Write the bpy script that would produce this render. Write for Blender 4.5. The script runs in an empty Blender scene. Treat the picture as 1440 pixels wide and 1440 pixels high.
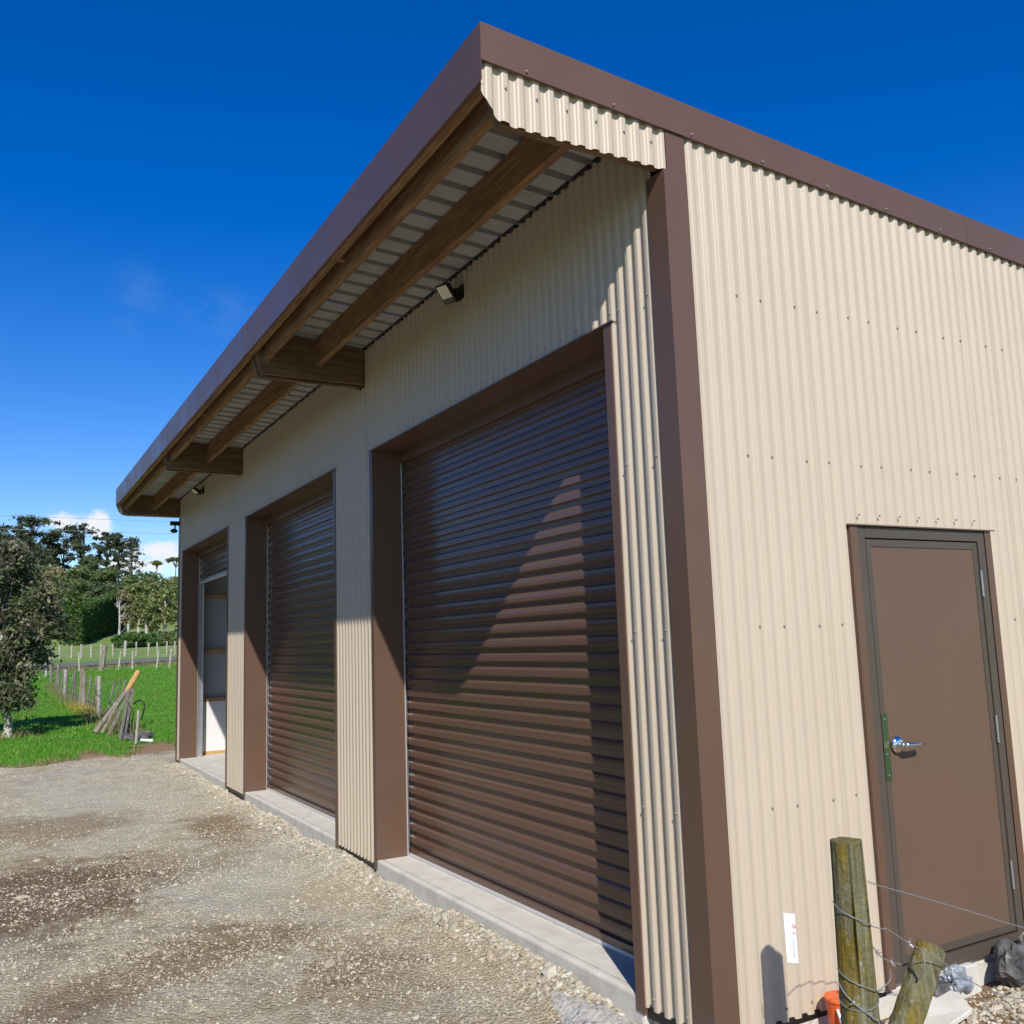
import bpy, math, random
import numpy as np
from mathutils import Vector, Matrix, Euler
random.seed(7); RNG = np.random.default_rng(11)
S = bpy.context.scene
COL = S.collection

# ---------------------------------------------------------------- camera
cam = bpy.data.cameras.new('camera'); cam_o = bpy.data.objects.new('camera', cam); COL.objects.link(cam_o)
_r = Vector((0.87094899, -0.49021264, -0.0337553)); _u = Vector((-0.03821478, -0.13606262, 0.98996293))
_f = Vector((0.48988518, 0.86091726, 0.13723697))
M = Matrix((_r, _u, -_f)).transposed().to_4x4(); M.translation = Vector((-2.66104, -3.13780, 1.65159))
cam_o.matrix_world = M
cam.sensor_width = 36; cam.lens = 36*1301.39/1440; cam.clip_start = .05; cam.clip_end = 6000
S.camera = cam_o

# ---------------------------------------------------------------- sky and sun
SUN = Vector((-1, -2.47, 2.2)).normalized()          # towards the sun
EL = math.asin(SUN.z); AZ = math.atan2(SUN.x, SUN.y)
W = bpy.data.worlds.new('World'); S.world = W; W.use_nodes = True
nt = W.node_tree; nt.nodes.clear()
def N(t, nt, **k):
    n = nt.nodes.new(t)
    for a, b in k.items(): setattr(n, a, b)
    return n
out = N('ShaderNodeOutputWorld', nt); bg = N('ShaderNodeBackground', nt); bg.inputs[1].default_value = .148
sky = N('ShaderNodeTexSky', nt, sky_type='NISHITA', sun_disc=False, sun_elevation=EL, sun_rotation=AZ)
sky.air_density = 1.0; sky.dust_density = .25; sky.ozone_density = 3.0; sky.altitude = 50
hsv = N('ShaderNodeHueSaturation', nt); hsv.inputs['Saturation'].default_value = 1.46; hsv.inputs['Hue'].default_value = .519
nt.links.new(sky.outputs[0], hsv.inputs['Color'])
# low cumulus clouds all round the horizon: soft blobs broken up by noise
tc = N('ShaderNodeTexCoord', nt)
nz = N('ShaderNodeTexNoise', nt); nz.inputs['Scale'].default_value = 26; nz.inputs['Detail'].default_value = 7; nz.inputs['Roughness'].default_value = .62
nt.links.new(tc.outputs['Generated'], nz.inputs['Vector'])
blobs = [(.058,.128,.032,.022), (.092,.126,.023,.021), (.150,.101,.050,.016), (.175,.095,.07,.013), (.13,.088,.06,.012), (-.15,.10,.07,.022), (-.34,.13,.10,.025), (.42,.09,.12,.02),
         (.7,.12,.1,.03), (1.1,.10,.16,.025), (1.7,.12,.1,.03), (2.3,.11,.14,.03), (2.9,.10,.12,.025), (-.8,.11,.14,.025), (-1.4,.12,.12,.03), (-2.1,.09,.16,.025), (-2.7,.12,.1,.03)]
def mth(op, a, b=None):
    m = N('ShaderNodeMath', nt, operation=op)
    for i, v in enumerate((a, b)):
        if v is None: continue
        if isinstance(v, (int, float)): m.inputs[i].default_value = v
        else: nt.links.new(v, m.inputs[i])
    return m.outputs[0]
def blobfield(lst):
    last = None
    for az, el, wa, we in lst:
        mp = N('ShaderNodeMapping', nt); mp.vector_type = 'POINT'; mp.inputs['Rotation'].default_value = (0, 0, az)     # turn the blob's bearing to +Y
        nt.links.new(tc.outputs['Generated'], mp.inputs['Vector'])
        m2 = N('ShaderNodeVectorMath', nt, operation='SUBTRACT'); nt.links.new(mp.outputs[0], m2.inputs[0]); m2.inputs[1].default_value = (0, math.cos(el), math.sin(el))
        m3 = N('ShaderNodeVectorMath', nt, operation='MULTIPLY'); nt.links.new(m2.outputs[0], m3.inputs[0]); m3.inputs[1].default_value = (1/wa, .8, 1/we)
        ln = N('ShaderNodeVectorMath', nt, operation='LENGTH'); nt.links.new(m3.outputs[0], ln.inputs[0])
        v = mth('SUBTRACT', 1.0, ln.outputs['Value'])
        last = v if last is None else mth('SMOOTH_MAX', last, v)
        if last is not v: last.node.inputs[2].default_value = .25
    return last
last = blobfield(blobs)
v = mth('ADD', last, mth('MULTIPLY', mth('SUBTRACT', nz.outputs[0], .5), 2.4))
mr = N('ShaderNodeMapRange', nt); mr.inputs['From Min'].default_value = .22; mr.inputs['From Max'].default_value = .75; mr.interpolation_type = 'SMOOTHSTEP'
nt.links.new(v, mr.inputs['Value'])
mx = N('ShaderNodeMix', nt, data_type='RGBA'); nt.links.new(mr.outputs[0], mx.inputs[0]); nt.links.new(hsv.outputs[0], mx.inputs['A']); mx.inputs['B'].default_value = (6.0, 6.2, 6.6, 1)
wv = mth('MULTIPLY', mth('MAXIMUM', blobfield([(.126, .35, .035, .045), (.207, .344, .05, .03), (2.4, .45, .2, .06), (-2., .5, .2, .07)]), 0.0), mth('MULTIPLY', mth('MAXIMUM', mth('SUBTRACT', nz.outputs[0], .38), 0.0), .2))
m_w = N('ShaderNodeMix', nt, data_type='RGBA'); nt.links.new(wv, m_w.inputs[0]); nt.links.new(mx.outputs['Result'], m_w.inputs['A']); m_w.inputs['B'].default_value = (6.0, 6.2, 6.6, 1)
nt.links.new(m_w.outputs['Result'], bg.inputs[0]); nt.links.new(bg.outputs[0], out.inputs[0])
sl = bpy.data.lights.new('sun', 'SUN'); sl.energy = 5.0; sl.angle = math.radians(.53); sl.color = (1, .955, .88)
so = bpy.data.objects.new('sun', sl); COL.objects.link(so); so.rotation_euler = (-SUN).to_track_quat('-Z', 'Y').to_euler(); so.location = (-20, -50, 45)
S.view_settings.view_transform = 'Standard'; S.view_settings.look = 'None'; S.view_settings.exposure = 0; S.view_settings.gamma = 1
S.view_settings.use_curve_mapping = False

# ---------------------------------------------------------------- materials
def mat(name, col, rough=.6, spec=.5, metal=0., var=.0, vscale=3., bump=0., bscale=60., coat=0., stretch=None, trans=0., col2=None, ramp=None, island=False, rvar=0., detail=6):
    m = bpy.data.materials.new(name); m.use_nodes = True; t = m.node_tree; b = t.nodes['Principled BSDF']
    b.inputs['Base Color'].default_value = (*col, 1); b.inputs['Roughness'].default_value = rough; b.inputs['Metallic'].default_value = metal
    b.inputs['Specular IOR Level'].default_value = spec; b.inputs['Coat Weight'].default_value = coat
    co = N('ShaderNodeTexCoord', t); vec = co.outputs['Object']
    if stretch:
        mp = N('ShaderNodeMapping', t); mp.inputs['Scale'].default_value = stretch; t.links.new(vec, mp.inputs[0]); vec = mp.outputs[0]
    if island:
        g = N('ShaderNodeNewGeometry', t); src = g.outputs['Random Per Island']
    else:
        n = N('ShaderNodeTexNoise', t); n.inputs['Scale'].default_value = vscale; n.inputs['Detail'].default_value = detail; n.inputs['Roughness'].default_value = .6
        t.links.new(vec, n.inputs['Vector']); src = n.outputs[0]
    if ramp:
        r = N('ShaderNodeValToRGB', t); e = r.color_ramp.elements
        while len(e) < len(ramp): e.new(.5)
        for k, (p, c) in enumerate(ramp): e[k].position = p; e[k].color = (*c, 1)
        t.links.new(src, r.inputs[0]); t.links.new(r.outputs[0], b.inputs['Base Color'])
    elif var or col2:
        r = N('ShaderNodeValToRGB', t); e = r.color_ramp.elements
        c2 = col2 or tuple(min(1, c*(1+var)) for c in col); c1 = col if col2 else tuple(c*(1-var) for c in col)
        e[0].position = .3 if not island else 0; e[0].color = (*c1, 1); e[1].position = .7 if not island else 1; e[1].color = (*c2, 1)
        t.links.new(src, r.inputs[0]); t.links.new(r.outputs[0], b.inputs['Base Color'])
    if rvar:
        n3 = N('ShaderNodeTexNoise', t); n3.inputs['Scale'].default_value = vscale*1.7; t.links.new(vec, n3.inputs['Vector'])
        q = N('ShaderNodeMapRange', t); q.inputs['From Min'].default_value = .3; q.inputs['From Max'].default_value = .7; q.inputs['To Min'].default_value = rough-rvar; q.inputs['To Max'].default_value = rough+rvar
        t.links.new(n3.outputs[0], q.inputs[0]); t.links.new(q.outputs[0], b.inputs['Roughness'])
    if bump:
        n2 = N('ShaderNodeTexNoise', t); n2.inputs['Scale'].default_value = bscale; n2.inputs['Detail'].default_value = 5
        t.links.new(vec, n2.inputs['Vector'])
        bp = N('ShaderNodeBump', t); bp.inputs['Strength'].default_value = bump; bp.inputs['Distance'].default_value = .01
        t.links.new(n2.outputs[0], bp.inputs['Height']); t.links.new(bp.outputs[0], b.inputs['Normal'])
    if trans:
        tr = N('ShaderNodeBsdfTranslucent', t); ms = N('ShaderNodeMixShader', t); ms.inputs[0].default_value = trans
        o = t.nodes['Material Output']; t.links.new(b.outputs[0], ms.inputs[1]); t.links.new(tr.outputs[0], ms.inputs[2]); t.links.new(ms.outputs[0], o.inputs[0])
        bc = b.inputs['Base Color']
        if bc.links: t.links.new(bc.links[0].from_socket, tr.inputs[0])
        else: tr.inputs[0].default_value = (*col, 1)
    return m
CREAM = mat('cream_paint', (.506, .429, .325), .42, .45, var=.025, vscale=1.3, bump=.02, bscale=9, rvar=.06)
BROWN = mat('brown_paint', (.124, .072, .049), .36, .45, var=.06, vscale=1.5, rvar=.07, bump=.06, bscale=2.6)
BROWND = mat('brown_door_paint', (.132, .083, .055), .5, .4, var=.05, vscale=2.2, bump=.04, bscale=240)
CURTAIN = mat('curtain_paint', (.128, .074, .050), .22, .42)
FRAME = mat('frame_satin', (.082, .066, .050), .45, .45, var=.04)
TIMB = mat('rough_sawn_timber', (.2, .115, .05), .8, .2, ramp=[(.25, (.13, .066, .03)), (.5, (.23, .130, .062)), (.72, (.34, .21, .11))], vscale=5, stretch=(9, .7, 9), bump=.35, bscale=14)
TIMBX = mat('rough_sawn_beam', (.2, .115, .05), .8, .2, ramp=[(.25, (.10, .058, .034)), (.5, (.165, .10, .058)), (.75, (.25, .16, .09))], vscale=5, stretch=(.8, 9, 7), bump=.3, bscale=14)
LINER = mat('galvanised_underside', (.36, .36, .35), .55, .4, var=.1, vscale=6, bump=.08, bscale=90)
GALV = mat('galvanised_steel', (.55, .56, .57), .38, .5, metal=.85, var=.1, vscale=30)
SCREW = mat('screw_head', (.40, .35, .28), .4, .5, metal=.2)
BLACK = mat('black_plastic', (.012, .012, .013), .45, .4)
CONC = mat('pale_concrete', (.50, .475, .42), .85, .2, ramp=[(.25, (.48, .45, .38)), (.5, (.60, .57, .49)), (.75, (.68, .65, .57))], vscale=6, bump=.25, bscale=70, detail=9)
CHROME = mat('chrome', (.75, .76, .78), .14, .5, metal=1)
SEAL = mat('pale_rubber_seal', (.62, .61, .58), .6, .4)
GREEN = mat('green_film', (.038, .072, .028), .4, .5, var=.15, vscale=20)
WHITEP = mat('white_print_film', (.78, .79, .82), .45, .4)
REDINK = mat('red_ink', (.62, .06, .09), .5); GREYINK = mat('grey_ink', (.2, .17, .22), .5)
LINING = mat('building_wrap', (.42, .43, .46), .7, .3, var=.08, vscale=4, bump=.15, bscale=18)
LININGW = mat('white_lining_board', (.72, .72, .72), .7, .3, var=.04, vscale=4)
PINE = mat('fresh_pine', (.5, .29, .1), .7, .25, ramp=[(.3, (.42, .22, .07)), (.7, (.60, .37, .15))], vscale=4, stretch=(6, 6, .6), bump=.2, bscale=30)
def lichen():
    m = bpy.data.materials.new('lichen_post_wood'); m.use_nodes = True; t = m.node_tree; b = t.nodes['Principled BSDF']; b.inputs['Roughness'].default_value = .92; b.inputs['Specular IOR Level'].default_value = .12
    co = N('ShaderNodeTexCoord', t)
    def noise(s, st=(1, 1, 1), d=8, r=.65):
        mp = N('ShaderNodeMapping', t); mp.inputs['Scale'].default_value = st; t.links.new(co.outputs['Object'], mp.inputs[0]); n = N('ShaderNodeTexNoise', t); n.inputs['Scale'].default_value = s; n.inputs['Detail'].default_value = d; n.inputs['Roughness'].default_value = r; t.links.new(mp.outputs[0], n.inputs['Vector']); return n.outputs[0]
    def ramp(src, pts):
        r = N('ShaderNodeValToRGB', t); e = r.color_ramp.elements
        while len(e) < len(pts): e.new(.5)
        for k, (p, c) in enumerate(pts): e[k].position = p; e[k].color = (*c, 1)
        t.links.new(src, r.inputs[0]); return r.outputs[0]
    def mix(f, a, bb):
        x = N('ShaderNodeMix', t, data_type='RGBA'); t.links.new(f, x.inputs[0]); t.links.new(a, x.inputs['A']); t.links.new(bb, x.inputs['B']); return x.outputs['Result']
    grain = noise(34, (1, 1, .06), 9, .7)
    wood = ramp(grain, [(.32, (.05, .045, .024)), (.45, (.145, .138, .075)), (.6, (.225, .215, .125)), (.75, (.33, .315, .205))])
    moss = ramp(noise(60, (1, 1, .4)), [(.3, (.10, .075, .012)), (.6, (.26, .185, .02)), (.75, (.34, .27, .06))])
    c = mix(ramp(noise(9, (1.3, 1.3, .35), 10, .7), [(.46, (0, 0, 0)), (.58, (.85, .85, .85))]), wood, moss)
    c = mix(ramp(noise(42, (1, 1, .8), 6, .6), [(.60, (0, 0, 0)), (.68, (.8, .8, .8))]), c, ramp(noise(120), [(.3, (.24, .25, .17)), (.7, (.42, .43, .32))]))
    t.links.new(c, b.inputs['Base Color'])
    ad = N('ShaderNodeMath', t, operation='ADD'); t.links.new(grain, ad.inputs[0]); t.links.new(noise(70), ad.inputs[1])
    bp = N('ShaderNodeBump', t); bp.inputs['Strength'].default_value = 1.; bp.inputs['Distance'].default_value = .012; t.links.new(ad.outputs[0], bp.inputs['Height']); t.links.new(bp.outputs[0], b.inputs['Normal'])
    return m
LICHEN = lichen()
OLDW = mat('grey_weathered_wood', (.25, .22, .18), .9, .15, ramp=[(.28, (.11, .09, .07)), (.5, (.24, .205, .16)), (.75, (.40, .36, .29))], vscale=6, stretch=(3, 3, .4), bump=.6, bscale=40)
PALEW = mat('pale_post_wood', (.42, .39, .32), .9, .15, ramp=[(.3, (.28, .25, .2)), (.7, (.50, .47, .40))], vscale=5, bump=.4, bscale=30)
WIRE = mat('galvanised_wire', (.42, .42, .41), .45, .5, metal=.7)
ORANGE = mat('orange_plastic', (.75, .12, .02), .4, .5, var=.06)
STONE = mat('crushed_stone', (.4, .36, .28), .9, .15, ramp=[(0, (.24, .205, .14)), (.22, (.40, .36, .27)), (.5, (.49, .455, .36)), (.70, (.42, .335, .225)), (.86, (.52, .485, .395)), (1, (.58, .545, .45))], island=True, bump=.3, bscale=120)
GLASS = mat('lamp_glass', (.75, .72, .62), .25, .5, var=.12, vscale=40)
BARK = mat('bark', (.12, .095, .07), .9, .1, var=.35, vscale=5, bump=.5, bscale=20)
PALEBARK = mat('pale_bark', (.46, .43, .37), .85, .15, var=.3, vscale=3, bump=.3, bscale=15)
def leafm(name, a, b, c, trans=.22): return mat(name, a, .55, .3, ramp=[(0, a), (.5, b), (1, c)], island=True, trans=trans)
L_PINE = leafm('pine_needles', (.032, .048, .026), (.055, .075, .038), (.095, .115, .060), 0.08)
L_BUSH = leafm('bush_leaves', (.055, .085, .024), (.090, .125, .036), (.14, .175, .06), 0.1)
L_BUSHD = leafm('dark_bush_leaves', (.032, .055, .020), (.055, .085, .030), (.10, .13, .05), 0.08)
L_YEL = leafm('yellow_green_leaves', (.13, .16, .025), (.19, .22, .035), (.26, .27, .06), 0.15)
L_OLIVE = leafm('olive_leaves', (.115, .14, .042), (.17, .20, .062), (.26, .28, .11), 0.18)
L_TAN = leafm('tan_green_leaves', (.14, .13, .055), (.20, .18, .08), (.27, .24, .13), 0.12)
L_HEDGE = leafm('hedge_leaves', (.03, .07, .012), (.055, .115, .02), (.10, .17, .035))
L_APPLE = leafm('rusty_olive_leaves', (.042, .058, .021), (.088, .100, .042), (.30, .27, .18), 0.2)
GRASSB = leafm('grass_blades', (.06, .20, .012), (.10, .29, .021), (.18, .35, .045), .3)
def vary(m, col, s, lo, hi, amt):
    t = m.node_tree; b = t.nodes['Principled BSDF']; src = b.inputs['Base Color'].links[0].from_socket; co = N('ShaderNodeTexCoord', t); n = N('ShaderNodeTexNoise', t); n.inputs['Scale'].default_value = s; n.inputs['Detail'].default_value = 6; n.inputs['Roughness'].default_value = .7; t.links.new(co.outputs['Object'], n.inputs['Vector'])
    r = N('ShaderNodeMapRange', t); r.inputs['From Min'].default_value = lo; r.inputs['From Max'].default_value = hi; r.inputs['To Max'].default_value = amt; t.links.new(n.outputs[0], r.inputs[0]); x = N('ShaderNodeMix', t, data_type='RGBA'); t.links.new(r.outputs[0], x.inputs[0]); t.links.new(src, x.inputs['A']); x.inputs['B'].default_value = (*col, 1)
    t.links.new(x.outputs['Result'], b.inputs['Base Color'])
vary(GRASSB, (.24, .27, .07), .9, .48, .66, .75)
DRYB = leafm('dry_grass_blades', (.16, .17, .05), (.24, .23, .09), (.34, .30, .15), .3)

# ground materials
def ground_mat():
    m = bpy.data.materials.new('meadow_ground'); m.use_nodes = True; t = m.node_tree; b = t.nodes['Principled BSDF']
    b.inputs['Roughness'].default_value = .9; b.inputs['Specular IOR Level'].default_value = .1
    co = N('ShaderNodeTexCoord', t)
    def noise(s, d=6):
        n = N('ShaderNodeTexNoise', t); n.inputs['Scale'].default_value = s; n.inputs['Detail'].default_value = d; t.links.new(co.outputs['Object'], n.inputs['Vector']); return n.outputs[0]
    def ramp(src, pts):
        r = N('ShaderNodeValToRGB', t); e = r.color_ramp.elements
        while len(e) < len(pts): e.new(.5)
        for k, (p, c) in enumerate(pts): e[k].position = p; e[k].color = (*c, 1)
        t.links.new(src, r.inputs[0]); return r.outputs[0]
    a = ramp(noise(1.3, 10), [(.3, (.06, .19, .012)), (.5, (.09, .26, .019)), (.7, (.14, .30, .033))])
    d = ramp(noise(.22, 4), [(.35, (.17, .25, .06)), (.55, (.25, .29, .10)), (.7, (.31, .31, .14))])
    sep = N('ShaderNodeSeparateXYZ', t); t.links.new(co.outputs['Object'], sep.inputs[0])
    mr = N('ShaderNodeMapRange', t); mr.inputs['From Min'].default_value = 80; mr.inputs['From Max'].default_value = 90; mr.inputs['To Max'].default_value = .9; t.links.new(sep.outputs['Y'], mr.inputs[0])
    mx = N('ShaderNodeMix', t, data_type='RGBA'); t.links.new(mr.outputs[0], mx.inputs[0]); t.links.new(a, mx.inputs['A']); t.links.new(d, mx.inputs['B'])
    t.links.new(mx.outputs['Result'], b.inputs['Base Color'])
    bp = N('ShaderNodeBump', t); bp.inputs['Strength'].default_value = .6; bp.inputs['Distance'].default_value = .04; t.links.new(noise(22), bp.inputs['Height']); t.links.new(bp.outputs[0], b.inputs['Normal'])
    return m
def gravel_mat():
    m = bpy.data.materials.new('crushed_gravel'); m.use_nodes = True; t = m.node_tree; b = t.nodes['Principled BSDF']
    b.inputs['Roughness'].default_value = .92; b.inputs['Specular IOR Level'].default_value = .12
    co = N('ShaderNodeTexCoord', t)
    def noise(s, d=6, r=.6, off=(0, 0, 0)):
        mp = N('ShaderNodeMapping', t); mp.inputs['Location'].default_value = off; t.links.new(co.outputs['Object'], mp.inputs[0])
        n = N('ShaderNodeTexNoise', t); n.inputs['Scale'].default_value = s; n.inputs['Detail'].default_value = d; n.inputs['Roughness'].default_value = r; t.links.new(mp.outputs[0], n.inputs['Vector']); return n.outputs[0]
    def ramp(src, pts):
        r = N('ShaderNodeValToRGB', t); e = r.color_ramp.elements
        while len(e) < len(pts): e.new(.5)
        for k, (p, c) in enumerate(pts): e[k].position = p; e[k].color = (*c, 1)
        t.links.new(src, r.inputs[0]); return r.outputs[0]
    def mix(f, a, bb):
        x = N('ShaderNodeMix', t, data_type='RGBA'); t.links.new(f, x.inputs[0])
        for k, v in (('A', a), ('B', bb)):
            if isinstance(v, tuple): x.inputs[k].default_value = (*v, 1)
            else: t.links.new(v, x.inputs[k])
        return x.outputs['Result']
    fine = ramp(noise(55, 10, .75), [(.28, (0.386, 0.324, 0.199)), (.45, (0.624, 0.540, 0.353)), (.58, (0.742, 0.655, 0.446)), (.75, (0.800, 0.800, 0.595))])
    vo = N('ShaderNodeTexVoronoi', t); vo.inputs['Scale'].default_value = 48; t.links.new(co.outputs['Object'], vo.inputs['Vector'])
    stones = ramp(vo.outputs['Color'], [(.1, (0.534, 0.446, 0.280)), (.5, (0.712, 0.626, 0.420)), (.9, (0.800, 0.800, 0.582))])
    base = mix(ramp(noise(8, 4), [(.4, (0, 0, 0)), (.6, (1, 1, 1))]), fine, stones)
    base = mix(ramp(noise(2.4, 9, .72, (1, 5, 0)), [(.48, (0, 0, 0)), (.62, (.55, .55, .55))]), base, ramp(noise(70, 9, .75), [(.3, (.20, .165, .105)), (.5, (.36, .305, .205)), (.72, (.58, .52, .39))]))
    base = mix(ramp(noise(.9, 7, .6, (4, 9, 0)), [(.50, (0, 0, 0)), (.60, (.7, .7, .7))]), base, ramp(noise(60, 9, .75), [(.3, (.41, .375, .285)), (.5, (.57, .53, .42)), (.72, (.70, .66, .55))]))
    base = mix(ramp(noise(22, 9, .8, (2, 2, 0)), [(.56, (0, 0, 0)), (.68, (.6, .6, .6))]), base, (.19, .155, .10))
    base = mix(ramp(noise(6, 10, .8, (3, 8, 0)), [(.49, (0, 0, 0)), (.60, (.6, .6, .6))]), base, ramp(noise(50, 9, .75), [(.3, (.20, .135, .07)), (.55, (.37, .275, .165)), (.75, (.55, .45, .31))]))
    base = mix(ramp(noise(9, 10, .8, (8, 3, 0)), [(.50, (0, 0, 0)), (.62, (.7, .7, .7))]), base, ramp(noise(64, 9, .75), [(.3, (.50, .465, .365)), (.6, (.70, .66, .55))]))
    tan = mix(ramp(noise(1.6, 5, .6, (3, 1, 0)), [(.50, (0, 0, 0)), (.70, (.55, .55, .55))]), base, ramp(noise(40, 8, .7), [(.3, (0.312, 0.204, 0.102)), (.7, (0.528, 0.372, 0.204))]))
    brown = mix(ramp(noise(.75, 9, .68, (7, 2, 0)), [(.54, (0, 0, 0)), (.68, (.62, .62, .62))]), tan, ramp(noise(34, 9, .75), [(.3, (0.132, 0.082, 0.041)), (.55, (0.264, 0.174, 0.096)), (.75, (0.504, 0.408, 0.288))]))
    # patches of different fill on the driveway: pale lime, sand, brown gravel and mud
    def patch(prev, cx, cy, sx, sy, cols, amt, k):
        ps = N('ShaderNodeVectorMath', t, operation='SUBTRACT'); t.links.new(co.outputs['Object'], ps.inputs[0]); ps.inputs[1].default_value = (cx, cy, 0)
        pm = N('ShaderNodeVectorMath', t, operation='MULTIPLY'); t.links.new(ps.outputs[0], pm.inputs[0]); pm.inputs[1].default_value = (1/sx, 1/sy, 0)
        ln = N('ShaderNodeVectorMath', t, operation='LENGTH'); t.links.new(pm.outputs[0], ln.inputs[0])
        q = N('ShaderNodeMath', t, operation='MULTIPLY_ADD'); t.links.new(noise(3.4, 10, .76, (k, k*2, 0)), q.inputs[0]); q.inputs[1].default_value = 3.0; q.inputs[2].default_value = -1.5
        ad = N('ShaderNodeMath', t, operation='ADD'); t.links.new(ln.outputs['Value'], ad.inputs[0]); t.links.new(q.outputs[0], ad.inputs[1])
        f = N('ShaderNodeMapRange', t); f.inputs['From Min'].default_value = 1.15; f.inputs['From Max'].default_value = .55; f.inputs['To Max'].default_value = amt; t.links.new(ad.outputs[0], f.inputs[0])
        return mix(f.outputs[0], prev, ramp(noise(34, 10, .78), [(.3, cols[0]), (.52, cols[1]), (.72, cols[2])]))
    LIME = ((.46, .44, .335), (.67, .645, .515), (.78, .75, .62)); SAND = ((.46, .36, .21), (.64, .53, .34), (.74, .65, .47)); BRN = ((.15, .09, .042), (.29, .19, .095), (.50, .385, .24)); MUD = ((.10, .06, .032), (.20, .125, .07), (.44, .345, .235))
    c = patch(brown, -.85, 4.7, .75, 1.7, LIME, .8, 1); c = patch(c, -1.3, 9.5, 1.2, 3.2, LIME, .6, 2); c = patch(c, -.42, 3.6, .30, .55, SAND, .85, 3); c = patch(c, -.25, 1.7, .30, .9, SAND, .7, 4)
    c = patch(c, -.55, 6.7, .35, 1.1, BRN, .75, 5); c = patch(c, -1.35, 5.4, .8, .8, BRN, .6, 6); c = patch(c, -1.3, 2.9, .6, .5, BRN, .75, 7); c = patch(c, -.75, 2.1, .35, .35, BRN, .7, 8); c = patch(c, -2.0, 8.0, .9, 1.0, BRN, .6, 9); c = patch(c, -1.9, 2.6, .5, .3, BRN, .6, 11)
    mud = patch(c, -2.35, 4.9, 1.0, 1.35, MUD, .9, 10)
    # brown soil by the side wall and at the far edge of the driveway
    sep = N('ShaderNodeSeparateXYZ', t); t.links.new(co.outputs['Object'], sep.inputs[0])
    def soil(prev, sock, a, bb, amp):
        s = N('ShaderNodeMath', t, operation='MULTIPLY_ADD'); t.links.new(noise(1.8, 8, .7), s.inputs[0]); s.inputs[1].default_value = amp; t.links.new(sep.outputs[sock], s.inputs[2])
        g = N('ShaderNodeMapRange', t); g.inputs['From Min'].default_value = a; g.inputs['From Max'].default_value = bb; g.inputs['To Max'].default_value = .85; t.links.new(s.outputs[0], g.inputs[0])
        return mix(g.outputs[0], prev, ramp(noise(26, 9, .75), [(.3, (.22, .105, .042)), (.55, (.38, .215, .10)), (.75, (.54, .42, .27))]))
    c = soil(mud, 'Y', 15.1, 15.7, 1.2)
    c = soil(c, 'X', 1.3, 1.9, 1.2)
    t.links.new(c, b.inputs['Base Color'])
    hs = N('ShaderNodeMath', t, operation='ADD'); t.links.new(noise(60, 10, .75), hs.inputs[0])
    v2 = N('ShaderNodeMath', t, operation='MULTIPLY'); t.links.new(vo.outputs['Distance'], v2.inputs[0]); v2.inputs[1].default_value = -.8; t.links.new(v2.outputs[0], hs.inputs[1])
    bp = N('ShaderNodeBump', t); bp.inputs['Strength'].default_value = 1.0; bp.inputs['Distance'].default_value = .028; t.links.new(hs.outputs[0], bp.inputs['Height']); t.links.new(bp.outputs[0], b.inputs['Normal'])
    return m

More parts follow.
